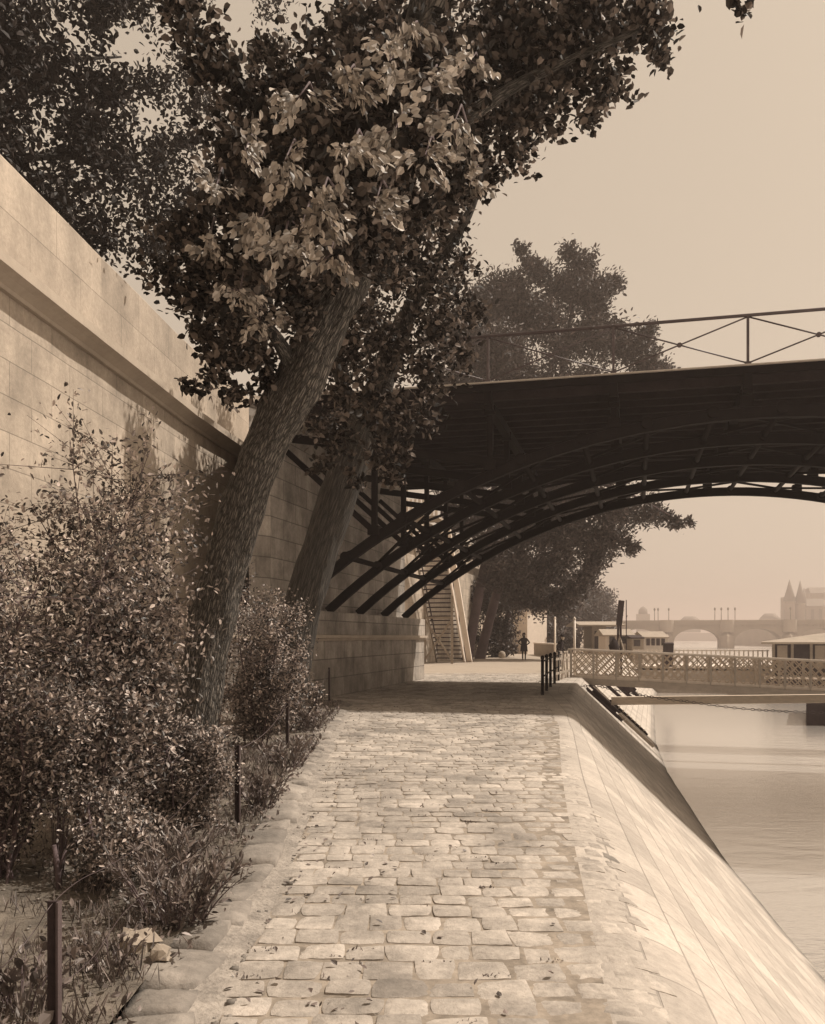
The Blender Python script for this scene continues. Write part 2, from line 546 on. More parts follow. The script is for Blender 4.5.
# ------------------------------------------------------------------ cobbles
rows = []
for i in range(180):
    Y = 1.4 + i * .105
    k0 = kerbx(Y)
    w0 = .14 + .05 * noise.noise((Y * 2.3, 1.0, 0)) + .04 * noise.noise((Y * 7, 4.0, 0))
    rows.append([(k0 - .06, Y, .012), (k0 + .03, Y, .004 + .006 * noise.noise((Y * 9, 0, 0))), (k0 + w0 * .6, Y, -.001), (k0 + w0, Y, -.012)])
strip('gutter_dirt', rows, M['gutter'])
def cobbles():
    rng = np.random.default_rng(3)
    g = 8
    lin = np.linspace(-1, 1, g)
    Sg, Tg = np.meshgrid(lin, lin)
    Sg, Tg = Sg.ravel(), Tg.ravel()
    V, Fq, tone, base = [], [], [], 0
    idx = np.arange(g * g).reshape(g, g)
    quads = np.stack([idx[:-1, :-1], idx[:-1, 1:], idx[1:, 1:], idx[1:, :-1]], axis=-1).reshape(-1, 4)
    ring = list(idx[0, :]) + list(idx[1:, -1]) + list(idx[-1, -2::-1]) + list(idx[-2:0:-1, 0])
    nr = len(ring)
    Y = 1.6
    while Y < 36.2:
        pitch = rng.uniform(.18, .225)
        a = kerbx(Y) + .14 if Y < 20.3 else None
        if a is None:
            # beyond the abutment's near corner the paving starts at its face
            t = (Y - 20.4) / .970
            a = (-2.28 + .242 * t + .02) if t < 11.1 else wallx(Y)
        b = crest(Y) - (max(border(Y), rcrest(Y) * .75) + .02 if Y > 11 else .14 + max(0, Y - 8) * .05)
        x = a - rng.uniform(0, .12)
        while x < b:
            w = rng.uniform(.17, .25) if rng.random() > .12 else rng.uniform(.13, .18)
            if x + w > b + .03: w = max(.12, b + rng.uniform(-.10, .0) - x)
            cx, cy = x + w / 2, Y + pitch / 2 + rng.normal(0, .010) + .02 * math.sin(cx_ := x * 1.7 + Y * .6)
            gap = rng.uniform(.004, .014)
            hx, hy = w / 2 - gap / 2, pitch / 2 - gap / 2 + rng.normal(0, .006)
            rr = rng.uniform(.88, .99)
            # squircle mapping rounds the outline
            m = np.maximum(np.abs(Sg), np.abs(Tg))
            k = np.where((np.abs(Sg) * np.abs(Tg)) > 0, 1 - (1 - rr) * (np.abs(Sg) * np.abs(Tg)) ** 2, 1.0)
            px = Sg * k * hx * (1 + .06 * rng.normal() * Tg)
            py = Tg * k * hy * (1 + .08 * rng.normal() * Sg)
            edge = m ** rng.uniform(3.5, 8)
            dome = rng.uniform(.004, .0085)
            z = rng.normal(0.0, .0018) + dome * (1 - edge) + px * rng.normal(0, .018) + py * rng.normal(0, .022)
            z = z + rng.normal(0, .0009, len(z)) - dome * .7
            z = z + edge_drop(cx + px, cy) + (-.0085 * min(1.0, max(0.0, (cx - b + .75) / .6)) if Y < 16 else 0.0)
            ang = rng.normal(0, .025)
            X_ = cx + px * math.cos(ang) - py * math.sin(ang)
            Y_ = cy + px * math.sin(ang) + py * math.cos(ang)
            top = np.stack([X_, Y_, z], axis=1)
            sk = top[ring].copy(); sk[:, 2] -= .05
            sk0 = top[ring].copy(); V.append(top); V.append(sk0); V.append(sk)
            Fq.append(quads + base)
            rg = g * g + np.arange(nr); sidx = g * g + nr + np.arange(nr)
            nxt = np.roll(np.arange(nr), -1)
            Fq.append(np.stack([nxt + g * g, rg, sidx, sidx[nxt]], axis=1) + base)
            tn = np.clip(rng.normal(.50, .26) + .5 * max(0, 1 - (b - cx) / .9), 0, 1)
            tone.append(np.full(g * g + 2 * nr, tn))
            base += g * g + 2 * nr
            x += w
        Y += pitch
    o = raw_mesh('cobblestones', np.vstack(V), np.vstack(Fq), M['paver'], None, np.concatenate(tone), True)
    tag(o, kind='structure')
cobbles()

def kerbstones():
    rng = np.random.default_rng(5)
    V, Fq, tone, base = [], [], [], 0
    g = 7
    lin = np.linspace(-1, 1, g)
    Sg, Tg = np.meshgrid(lin, lin); Sg, Tg = Sg.ravel(), Tg.ravel()
    idx = np.arange(g * g).reshape(g, g)
    quads = np.stack([idx[:-1, :-1], idx[:-1, 1:], idx[1:, 1:], idx[1:, :-1]], axis=-1).reshape(-1, 4)
    ring = list(idx[0, :]) + list(idx[1:, -1]) + list(idx[-1, -2::-1]) + list(idx[-2:0:-1, 0])
    nr = len(ring)
    Y = 1.8
    while Y < 20.0:
        L = rng.uniform(.26, .50)
        w = rng.uniform(.24, .34)
        cx = kerbx(Y + L / 2) - w / 2 + rng.normal(0, .018)
        cy = Y + L / 2
        hx, hy = w / 2, L / 2 - .012
        m = np.maximum(np.abs(Sg), np.abs(Tg))
        k = 1 - rng.uniform(.01, .06) * (np.abs(Sg) * np.abs(Tg)) ** 2
        px, py = Sg * k * hx * (1 + rng.normal(0, .08) * Tg), Tg * k * hy * (1 + rng.normal(0, .08) * Sg)
        h = rng.uniform(.03, .055)
        z = h + .016 * (1 - m ** 9) - .016 + px * rng.normal(0, .07) + py * rng.normal(0, .04) + rng.normal(0, .0035, len(px))
        ang = rng.normal(0, .06) + math.atan2(kerbx(Y + .6) - kerbx(Y), .6) * -1
        top = np.stack([cx + px * math.cos(ang) - py * math.sin(ang), cy + px * math.sin(ang) + py * math.cos(ang), z], axis=1)
        mid = top[ring].copy(); mid[:, 2] -= .05; 
        mid[:, :2] += (mid[:, :2] - np.array([[cx, cy]])) * .04
        sk = mid.copy(); sk[:, 2] = -.06
        V += [top, mid, sk]
        n0 = g * g
        rg = np.array(ring); nxt = np.roll(np.arange(nr), -1)
        a_, b_ = n0 + np.arange(nr), n0 + nr + np.arange(nr)
        Fq += [quads + base, np.stack([rg[nxt], rg, a_, a_[nxt]], axis=1) + base, np.stack([a_[nxt], a_, b_, b_[nxt]], axis=1) + base]
        tone.append(np.full(g * g + 2 * nr, np.clip(rng.normal(.6, .25), 0, 1)))
        base += g * g + 2 * nr
        Y += L + (rng.uniform(-.01, .015))
    o = raw_mesh('kerb', np.vstack(V), np.vstack(Fq), M['kerb'], None, np.concatenate(tone), True)
    tag(o, kind='structure')
kerbstones()

# ------------------------------------------------------------------ quay wall
def quay_wall():
    t = thing('quay_wall', 'tall pale limestone quay wall with projecting cornice and plain parapet', 'wall', (wallx(12.3), 12.3, 0))
    ys = [-8 + .7 * i for i in range(64)] + [38, 41, 45, 51, 57, 70, 90, 105, 120, 160, 200, 310, 420]
    def sweep(name, prof, mat):
        m = MB(t.location)
        n = len(prof)
        run = 0; runs = []
        for i, y in enumerate(ys):
            if i: run += math.hypot(y - ys[i - 1], wallx(y) - wallx(ys[i - 1]))
            runs.append(run)
        pr = [0.0]
        for i in range(1, n): pr.append(pr[-1] + math.hypot(prof[i][0] - prof[i - 1][0], prof[i][1] - prof[i - 1][1]))
        vs = [(wallx(y) + dx + (.010 * noise.noise((y * 1.9, dx * 9, z * 3)) if dx > -.3 else 0), y, z + (.012 * noise.noise((y * 1.3, z * 5, dx * 4)) if dx > -.3 and z > 6.22 and abs(z - 6.572) > .01 else 0)) for y in ys for dx, z in prof]
        fs, us = [], []
        for i in range(len(ys) - 1):
            for j in range(n - 1):
                fs.append((i * n + j, (i + 1) * n + j, (i + 1) * n + j + 1, i * n + j + 1))
                us.append(((runs[i], pr[j]), (runs[i + 1], pr[j]), (runs[i + 1], pr[j + 1]), (runs[i], pr[j + 1])))
        m.add(vs, fs, us)
        m.build(name, mat, t)
    sweep('wall_face', [(-.9, -.3), (.0, -.3), (0, 6.20), (-.9, 6.20)], M['wall'])
    sweep('cornice', [(-.4, 6.203), (.07, 6.203), (.09, 6.26), (.20, 6.33), (.31, 6.38), (.31, 6.53), (.24, 6.56), (-.4, 6.57)], M['cornice'])
    sweep('parapet', [(-.02, 6.572), (-.03, 8.08), (-.06, 8.12), (-.46, 8.12), (-.48, 6.572)], M['parapet'])
quay_wall()

# ------------------------------------------------------------------ iron bridge and its abutment (local frame: x across river, y along quay)
A0 = (-2.28, 20.4, 0)
RZ = -R(14)
DK = 6.86
RAD, ARC_C = 15.3, (9.6, -9.27)
def arch_z(a): return ARC_C[1] + math.sqrt(max(0.0, RAD * RAD - (a - ARC_C[0]) ** 2))

ab = thing('bridge_abutment', 'stained stone abutment block the iron arches spring from', 'abutment', A0, RZ)
def offpoly(p, d):
    return [(x + d if x > -1 else x, y + (d if y > 5 else -d)) for x, y in p]
bp = [(0, .10), (0, 11.1), (-3.6, 11.1), (-3.9, -3.0), (-1.1, -3.0), (-.25, -.5)]
m = MB(); m.prism(bp, -.2, 1.36); m.build('body', M['abut'], ab)
m = MB(); m.prism(offpoly(bp, .05), 1.362, 1.42); m.prism(offpoly(bp, .10), 1.422, 1.50); m.build('moulding', M['cornice'], ab)
m = MB(); m.prism(offpoly(bp, .02), 1.502, 2.06); m.build('capping', M['abut'], ab)
up = [(-.75, -.6), (-.75, 11.3), (-4.4, 11.3), (-4.4, 5.2), (-3.72, 4.84), (-1.0, -1.2)]
m = MB(); m.prism(up, 2.062, 6.55); m.build('upper_masonry', M['abut'], ab)
m = MB(); m.prism([(-.66, -.62), (-.66, 11.4), (-4.4, 11.4), (-4.4, 5.2), (-3.7, 4.8), (-.96, -1.26)], 6.552, 6.70); m.build('upper_course', M['cornice'], ab)

br = thing('iron_footbridge', 'dark iron arched footbridge with timber deck and open railing', 'footbridge', A0, RZ)
RIBS = [.25, 2.85, 5.45, 8.05, 10.65]
A1 = 19.9
def arc_pts(n=44, lo=-.62, hi=19.82, dz=0.0): return [(lo + (hi - lo) * i / n, arch_z(lo + (hi - lo) * i / n) + dz) for i in range(n + 1)]
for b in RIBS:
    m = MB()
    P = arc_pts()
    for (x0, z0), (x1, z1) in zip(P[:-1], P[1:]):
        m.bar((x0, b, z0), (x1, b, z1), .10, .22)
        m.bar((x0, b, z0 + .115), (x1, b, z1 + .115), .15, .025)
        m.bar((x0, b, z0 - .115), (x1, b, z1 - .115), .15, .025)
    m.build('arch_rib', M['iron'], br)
# tubes that tie the ribs together, with bosses where they meet
for i in range(15):
    a = .75 + 1.32 * i
    z = arch_z(a)
    m = MB()
    m.tube([(a, RIBS[0] - .1, z + .05), (a, RIBS[-1] + .1, z + .05)], .065, 8)
    for b in RIBS:
        m.tube([(a, b - .16, z + .05), (a, b + .16, z + .05)], .12, 10)
    m.build('cross_tube', M['iron'], br)
PA = [-1.0 + .0 if k == 0 else -1.23 + 2.635 * k for k in range(9)]
# spandrel posts and inclined struts under each rail post
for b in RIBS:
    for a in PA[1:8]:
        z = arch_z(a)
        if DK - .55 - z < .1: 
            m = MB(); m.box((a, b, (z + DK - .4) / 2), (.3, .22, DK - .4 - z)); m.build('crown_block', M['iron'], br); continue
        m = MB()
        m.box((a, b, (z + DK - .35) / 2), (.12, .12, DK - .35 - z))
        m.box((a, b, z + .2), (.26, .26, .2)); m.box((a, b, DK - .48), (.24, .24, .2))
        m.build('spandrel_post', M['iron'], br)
    for s in (0, 1):
        f = (lambda q: q) if s == 0 else (lambda q: 2 * ARC_C[0] - q)
        m = MB()
        m.bar((f(-.7), b, 6.05), (f(4.4), b, arch_z(4.4) + .1), .11, .18)
        m.bar((f(-.72), b, 5.75), (f(1.45), b, arch_z(1.45) + .1), .09, .13)
        m.build('inclined_strut', M['iron'], br)
# diagonal bracing between ribs, laid along the arch
for i in range(7):
    a0, a1 = .75 + 2.64 * i, .75 + 2.64 * (i + 1)
    m = MB()
    for b0, b1 in zip(RIBS[:-1], RIBS[1:]):
        m.bar((a0, b0, arch_z(a0) + .15), (a1, b1, arch_z(a1) + .15), .05, .06)
        m.bar((a0, b1, arch_z(a0) + .15), (a1, b0, arch_z(a1) + .15), .05, .06)
    m.build('wind_brace', M['iron'], br)
# deck
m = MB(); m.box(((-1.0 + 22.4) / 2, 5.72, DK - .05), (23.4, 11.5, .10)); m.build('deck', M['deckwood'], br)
for k in range(18):
    b = .10 + 10.9 * k / 17
    m = MB(); m.box((9.6, b, DK - .20), (21.0, .14, .20)); m.build('joist', M['deckwood'], br)
for a in PA:
    m = MB()
    m.box((a, 5.72, DK - .40), (.18, 11.5, .20))
    m.box((a, -.06, DK - .26), (.16, .14, .30))
    m.build('cross_beam', M['iron'], br)
for b, s in ((-.10, -1), (11.55, 1)):
    m = MB()
    m.box((10.7, b, DK - .06), (23.4, .09, .15))
    
    m.build('fascia', M['iron'], br)
    m = MB(); m.box((10.7, b + s * .02, DK + .03), (23.4, .18, .025)); m.build('sunlit_edge', M['greywood'], br)  # pale strip paints in the sunlit top edge of the deck
# railings
for b in (-.08, 11.53):
    rail = MB()
    rail.tube([(-1.1, b, DK + 1.05), (A1 + 2.8, b, DK + 1.05)], .035, 8)
    rr_ = rail.build('handrail', M['railiron'], br)
    for k, a in enumerate(PA):
        m = MB()
        m.box((a, b, DK + .55), (.05, .05, 1.0)); m.box((a, b, DK + .08), (.12, .12, .06))
        m.build('railing_post', M['railiron'], br)
        if k < len(PA) - 1:
            a2 = PA[k + 1]
            m = MB()
            m.tube([(a, b, DK + 1.02), (a2, b, DK + .09)], .016, 6); m.tube([(a, b, DK + .09), (a2, b, DK + 1.02)], .016, 6)
            m.tube([((a + a2) / 2, b - .02, DK + .555), ((a + a2) / 2, b + .02, DK + .555)], .05, 10)
            m.build('railing_brace', M['railiron'], br)

pier = thing('river_pier', 'stone pier in the river carrying the far end of the iron arch', 'pier', A0, RZ)
m = MB(); m.prism([(19.9, -.3), (21.3, -1.6), (22.7, -.3), (22.7, 11.2), (21.3, 12.5), (19.9, 11.2)], -4.0, 1.9); m.build('shaft', M['abut'], pier)
m = MB(); m.prism([(19.75, -.45), (21.3, -1.8), (22.85, -.45), (22.85, 11.35), (21.3, 12.7), (19.75, 11.35)], 1.902, 2.2); m.build('cap', M['cornice'], pier)
m = MB(); m.box((21.3, 5.45, 4.4), (1.6, 11.2, 4.35)); m.build('upper_block', M['iron'], pier)

# ------------------------------------------------------------------ trees
def limb(m, pts, n=12, seg=14, uvs=True, lump=.10, seed=0.0, ridge=0.0):
    P = smooth_path(pts, seg)
    m.tube([p[:3] for p in P], [p[3] for p in P], n, True, uvs, lump, seed, ridge)

def pxl(lst):
    return [((*at(px, py, Y),), r) for px, py, Y, r in lst]

# --- near leaning tree
T1 = thing('leaning_tree', 'nearest leaning tree with furrowed bark rising from the shrubs', 'tree', (gx(183, 9.5), 9.5, 0))
def tp(px, py, Y, wpx): p = at(px, py, Y); return (p.x, p.y, p.z, wpx * .92 / 2 / F * Y)
m = MB(T1.location)
limb(m, [tp(178, 800, 9.5, 76), tp(186, 765, 9.5, 60), tp(197, 700, 9.5, 50), tp(212, 620, 9.45, 46), tp(233, 540, 9.35, 46), tp(262, 455, 9.2, 47), tp(296, 385, 9.0, 50), tp(326, 325, 8.8, 50), tp(352, 270, 8.6, 42)], 64, 170, True, .19, 1.7, .12)
m.build('trunk', M['bark'], T1)
for pts in ([tp(345, 285, 8.65, 38), tp(362, 235, 8.5, 34), tp(378, 160, 8.3, 28), tp(405, 60, 8.1, 22), tp(430, -60, 7.9, 14), tp(455, -180, 7.8, 6)],
            [tp(370, 210, 8.5, 24), tp(430, 150, 8.3, 19), tp(500, 95, 8.0, 14), tp(570, 60, 7.7, 9), tp(640, 30, 7.4, 4)],
            [tp(345, 280, 8.65, 34), tp(330, 215, 8.2, 24), tp(290, 150, 7.8, 18), tp(235, 80, 7.4, 12), tp(190, 20, 7.2, 7)],
            [tp(300, 380, 9.0, 22), tp(270, 330, 8.6, 13), tp(235, 310, 8.4, 8), tp(200, 305, 8.3, 4)],
            [tp(405, 60, 8.1, 18), tp(500, -90, 7.4, 14), tp(620, -130, 7.0, 9), tp(720, -60, 6.8, 5), tp(738, 5, 6.8, 2)]):
    m = MB(T1.location); limb(m, pts, 14, 24, True, .08, 4.0); m.build('branch', M['bark'], T1)
c1 = pxl([(520, 30, 8.2, .70), (590, 20, 7.8, .58), (637, 25, 7.5, .36), (655, 55, 7.4, .16), (560, 80, 8.0, .50), (480, 80, 8.6, .70), (535, 112, 8.2, .36), (455, 140, 8.8, .62), (482, 185, 9, .26), (612, 80, 7.7, .26), (590, 112, 7.8, .18), (510, 160, 8.5, .22), (440, 200, 9.2, .34),
          (410, 50, 8.5, .75), (345, 60, 8.0, .62), (405, 130, 8.0, .62), (335, 135, 7.6, .52), (305, 90, 7.6, .46), (265, 190, 7.6, .46), (330, 205, 7.2, .50), (278, 245, 7.6, .46), (225, 262, 8, .38), (208, 305, 8.5, .34), (240, 325, 8.5, .34), (225, 365, 9, .28), (238, 398, 9, .20), (255, 350, 8.8, .26), (400, 210, 9.5, .40), (302, 175, 7.1, .42), (370, 175, 7.3, .40), (440, 60, 7.3, .42), (300, 290, 8.2, .32), (175, 285, 8.5, .20), (205, 335, 9.0, .20), (190, 385, 9.3, .15), (345, 25, 8.2, .30),
          (270, 50, 8.4, .20), (385, 95, 7.0, .40),
          (560, -40, 7.8, .4), (400, -50, 8.6, .5), (690, -60, 7.0, .25), (737, 2, 6.8, .13)])
c1 += pxl([(232, 78, 7.4, .34), (205, 42, 7.2, .30), (190, 15, 7.2, .3), (255, 105, 7.5, .34), (170, 230, 8.3, .26), (160, 270, 8.6, .22), (250, 215, 7.8, .42), (300, 240, 7.4, .40), (330, 260, 7.8, .34), (262, 290, 8.0, .40), (290, 320, 8.4, .30), (225, 300, 8.3, .36), (215, 345, 8.8, .30), (265, 375, 8.9, .24), (245, 290, 7.7, .3), (195, 300, 8.4, .26), (280, 210, 7.0, .4), (355, 225, 7.6, .34), (380, 250, 8.2, .36), (215, 225, 8.0, .32), (190, 250, 8.3, .30), (235, 150, 7.8, .34), (395, 180, 7.6, .4), (430, 110, 7.6, .42), (340, 110, 7.0, .42), (260, 130, 7.6, .30)])
c1 += pxl([(250, 150, 6.7, .26), (300, 130, 6.5, .30), (350, 110, 6.4, .30), (400, 100, 6.5, .30), (440, 130, 6.6, .28), (470, 160, 7.2, .22), (420, 170, 6.6, .26), (290, 200, 6.4, .30), (330, 215, 6.3, .26), (270, 235, 6.6, .24), (310, 255, 6.6, .24), (370, 60, 6.6, .3), (220, 200, 6.9, .22), (250, 265, 6.9, .22), (430, 60, 6.7, .28), (235, 330, 7.4, .2)])
rb = np.random.default_rng(99)
c1 += [((c[0] * 1.14 + rb.normal(0, .1), c[1] * 1.14 + .1, H + (c[2] - H) * 1.14 + .05), r * 1.02) for c, r in c1[:37]]  # backing clumps added behind the crown to block sky light
# outer sprays that hang out of the crown towards the walker and catch the sun, their leaf colour painted sunlit too
sp_rng = np.random.default_rng(17)
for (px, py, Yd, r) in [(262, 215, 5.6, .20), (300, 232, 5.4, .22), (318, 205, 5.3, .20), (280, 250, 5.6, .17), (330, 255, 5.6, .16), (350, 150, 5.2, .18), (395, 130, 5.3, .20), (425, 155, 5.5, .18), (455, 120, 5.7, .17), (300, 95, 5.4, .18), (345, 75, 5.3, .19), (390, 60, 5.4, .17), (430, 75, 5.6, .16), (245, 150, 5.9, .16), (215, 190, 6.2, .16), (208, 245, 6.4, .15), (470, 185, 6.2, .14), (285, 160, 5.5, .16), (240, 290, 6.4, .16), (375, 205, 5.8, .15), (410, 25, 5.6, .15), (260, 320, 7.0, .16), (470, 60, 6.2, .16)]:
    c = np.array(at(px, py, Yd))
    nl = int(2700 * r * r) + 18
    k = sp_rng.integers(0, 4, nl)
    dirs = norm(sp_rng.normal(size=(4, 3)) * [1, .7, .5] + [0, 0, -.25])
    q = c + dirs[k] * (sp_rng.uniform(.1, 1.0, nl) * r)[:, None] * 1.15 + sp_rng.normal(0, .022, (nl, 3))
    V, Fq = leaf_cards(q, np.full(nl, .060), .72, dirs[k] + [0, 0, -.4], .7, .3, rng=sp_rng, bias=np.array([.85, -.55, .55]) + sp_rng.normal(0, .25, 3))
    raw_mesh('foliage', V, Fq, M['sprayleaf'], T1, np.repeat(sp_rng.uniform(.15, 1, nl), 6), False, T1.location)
    m = MB(T1.location)
    e = Vector(c); st_ = Vector((c[0] * 1.25 + .1, c[1] + 1.6, c[2] + .9))
    m.tube([st_, st_.lerp(e, .5) + Vector((0, 0, .12)), e, e + Vector(dirs[0] * r)], [.012, .008, .004, .002], 5, False); m.build('twig', M['twig'], T1)
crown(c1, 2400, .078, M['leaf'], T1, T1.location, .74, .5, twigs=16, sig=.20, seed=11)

# --- second leaning tree
T2 = thing('leaning_tree', 'second leaning tree, darker and smoother, just before the abutment', 'tree', (gx(280, 15), 15, 0))
m = MB(T2.location)
limb(m, [tp(268, 745, 15, 62), tp(277, 718, 15, 50), tp(288, 680, 15, 44), tp(297, 630, 15, 41), (*tp(313, 570, 14.9, 40),), tp(333, 510, 14.8, 41), tp(355, 450, 14.6, 38), tp(378, 390, 14.3, 30), tp(405, 320, 14, 22)], 44, 110, True, .10, 8.2, .05)
m.build('trunk', M['bark2'], T2)
for pts in ([tp(405, 320, 14, 20), tp(435, 265, 13.8, 15), tp(468, 215, 13.7, 10), tp(490, 150, 13.6, 4)],
            [tp(378, 390, 14.3, 22), tp(395, 350, 13.6, 14), tp(410, 300, 13.2, 7)],
            [tp(365, 425, 14.4, 20), tp(340, 380, 13.9, 12), tp(330, 330, 13.6, 5)]):
    m = MB(T2.location); limb(m, pts, 12, 18, True, .08, 4.0); m.build('branch', M['bark2'], T2)
c2 = pxl([(400, 270, 13, .85), (440, 300, 13.2, .70), (380, 340, 12.8, .75), (430, 365, 13.3, .62), (350, 395, 12.8, .62), (398, 415, 13, .65), (335, 440, 13.4, .48), (378, 455, 13.2, .50), (350, 478, 13.4, .24), (455, 270, 13.8, .50), (468, 320, 13.8, .40), (430, 330, 13, .50), (340, 340, 12.6, .55), (415, 230, 13.5, .60), (460, 350, 13.6, .34), (425, 405, 13.2, .22), (405, 455, 13.3, .22), (320, 470, 13.6, .22), (450, 235, 13.8, .35)])
c2 += pxl([(330, 200, 18, .9), (370, 200, 18.5, .9), (410, 210, 18, .8), (310, 250, 18.5, .9), (350, 260, 19, .9), (390, 260, 18.8, .8), (300, 300, 18, .7), (340, 310, 19, .8), (380, 320, 18.8, .7), (310, 350, 18.5, .7), (345, 360, 18.5, .6), (300, 400, 18.0, .5), (320, 420, 18.0, .5)])  # unseen clumps added to shade the quay wall
c2 += pxl([(318, 330, 20.5, .9), (335, 290, 21, 1.0), (350, 250, 21.5, .8), (322, 300, 23.5, .8), (360, 300, 23, .8), (370, 270, 22, .8)])  # more hidden clumps over the bridge end, added for wall shade
crown(c2, 1150, .105, M['leaf'], T2, T2.location, .70, .5, twigs=11, sig=.19, seed=12)

# --- street tree above the wall
T0 = thing('street_tree', 'dark backlit street tree spreading over the parapet', 'tree', (-10.6, 17.5, STREET))
m = MB(T0.location)
limb(m, [(-10.6, 17.5, STREET - .1, .34), (-10.5, 17.4, 8.2, .26), (-10.2, 17.2, 10.0, .23), (-9.6, 17, 12.2, .18), (-8.8, 17, 15.5, .09)], 20, 30, True, .1, 2)
m.build('trunk', M['bark2'], T0)
for pts in ([(-10.2, 17.2, 10.0, .16), (-9.0, 18.0, 10.9, .11), (-7.4, 19.0, 11.6, .07), (-6.4, 19.6, 11.7, .03)],
            [(-9.9, 17.1, 11.2, .14), (-8.6, 18.6, 13.0, .10), (-7.4, 19.6, 14.0, .05), (-6.6, 20.4, 14.6, .02)],
            [(-10.3, 17.3, 9.6, .12), (-9.4, 16.2, 10.2, .08), (-8.4, 15.2, 10.4, .03)]):
    m = MB(T0.location); limb(m, pts, 10, 16, True, .08, 6.0); m.build('branch', M['bark2'], T0)
rg = np.random.default_rng(21)
c0 = []
for _ in range(4000):
    px, py = rg.uniform(-120, 300), rg.uniform(-260, 262)
    if len(c0) > 270: break
    if px > 175 and py > 225: continue
    if px > 195 and px < 250 and 35 < py < 95: continue
    if px > 240 and 0 < py < 40: continue
    Ymin = 6.5 / (.069 + (CX - px) / F) + .5
    Yd = Ymin + rg.uniform(.3, 5.5)
    r = rg.uniform(.45, 1.0)
    p = at(px, py, Yd)
    if p.z - r * .6 < 8.2 - (.4 if px > 60 else 0): continue
    c0.append(((*p,), r))
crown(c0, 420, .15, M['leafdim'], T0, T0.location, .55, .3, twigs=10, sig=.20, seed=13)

# --- big trees beyond the bridge
def far_tree(label, base, trunk, limbs, clumps, per, leaf, seed, mat='leaffar', name='quay_tree', axis=(.5, 0, .35), spread=.8, group=None, width=.42):
    t = thing(name, label, 'tree', base, 0, group)
    m = MB(t.location); limb(m, trunk, 18, 26, True, .12, seed); m.build('trunk', M['farbark'], t)
    for l in limbs:
        m = MB(t.location); limb(m, l, 8, 12, False, .08, seed); m.build('branch', M['farbark'], t)
    crown(clumps, per, leaf, M[mat], t, t.location, width, .4, axis, spread, 8, .2, seed)
    return t
TF = 57.0
far_tree('tall feathery tree with a thick straight trunk beyond the bridge stairs', (gx(467, TF), TF, 0),
    [tp(466, 668, TF, 15), tp(468, 655, TF, 12), tp(476, 610, TF, 10.5), tp(486, 560, TF, 10), tp(500, 500, TF, 9.5), tp(512, 430, TF, 8), tp(520, 350, TF, 5), tp(530, 270, TF, 1.5)],
    [[tp(500, 500, TF, 7), tp(475, 440, TF, 5), tp(455, 370, TF, 3), tp(445, 310, TF, 1)], [tp(512, 430, TF, 6), tp(550, 370, TF, 3.5), tp(575, 290, TF, 1)]],
    pxl([(450, 330, 56, 2.0), (480, 310, 57, 2.0), (470, 360, 56, 2.2), (510, 290, 57, 2.0), (535, 268, 57, 1.3), (530, 320, 57, 2.2), (500, 350, 55, 2.2), (440, 390, 57, 2.3), (480, 410, 56, 2.5), (520, 390, 57, 2.5), (545, 420, 56, 2.3), (500, 450, 57, 2.4), (540, 470, 57, 2.3), (470, 460, 57, 2.2), (505, 510, 56.5, 2.0), (530, 530, 56, 2.0), (520, 250, 57, .6), (555, 500, 56, 2.0), (452, 430, 54, 1.9), (440, 465, 54, 1.6), (462, 490, 53, 1.7), (478, 520, 53, 1.5), (455, 520, 54.5, 1.1), (490, 550, 54, 1.3), (472, 555, 55, .8), (500, 575, 56, 1.2), (430, 430, 54, 1.4), (515, 560, 56, 1.5)]), 800, .30, 31)
far_tree('tall feathery tree leaning out over the quay beyond the bridge', (gx(484, 60), 60, 0),
    [tp(478, 668, 60, 14), tp(482, 650, 60, 11), tp(492, 610, 60, 10), tp(508, 560, 59.5, 10), tp(530, 500, 59, 9), tp(550, 430, 58.5, 7), tp(565, 350, 58, 4), tp(578, 270, 58, 1.5)],
    [[tp(530, 500, 59, 7), tp(570, 480, 57, 5), tp(620, 490, 55, 3), tp(670, 515, 54, 1)], [tp(540, 470, 59, 6), tp(590, 420, 58, 4), tp(640, 360, 57, 1)]],
    pxl([(575, 262, 58, 1.3), (560, 290, 58, 1.9), (590, 295, 58, 1.9), (610, 285, 58, 1.0), (570, 340, 57, 2.2), (605, 335, 58, 2.0), (625, 350, 57.5, 1.6), (645, 335, 57, 1.0), (650, 365, 57, 1.6), (590, 390, 57, 2.5), (630, 400, 57, 2.3), (560, 400, 58, 2.3), (650, 410, 57, 1.5), (570, 450, 57, 2.5), (610, 450, 57, 2.4), (580, 500, 56, 2.3), (620, 505, 56, 1.8), (650, 510, 55, 1.1), (672, 518, 54.5, .75), (688, 524, 54, .4), (605, 535, 56, 1.6), (565, 540, 57, 2.2), (590, 560, 57, 1.4), (545, 570, 58, 2.0), (520, 580, 60, 1.8), (575, 585, 58, 1.2), (628, 548, 55.5, .6), (560, 600, 59, 1.2), (535, 600, 60, 1.4)]), 800, .30, 32)
far_tree('dark bushy tree at the foot of the wall behind the stairs', (gx(505, 66), 66, 0),
    [tp(503, 664, 66, 8), tp(506, 630, 66, 7), tp(512, 590, 66, 5), tp(515, 560, 66, 2)], [],
    pxl([(505, 560, 66, 2.2), (490, 600, 65, 1.8), (500, 630, 65, 1.6), (512, 600, 66, 1.6), (486, 640, 64.5, 1.1), (505, 648, 64, .9), (495, 655, 64, .6)]), 800, .30, 33, axis=None)
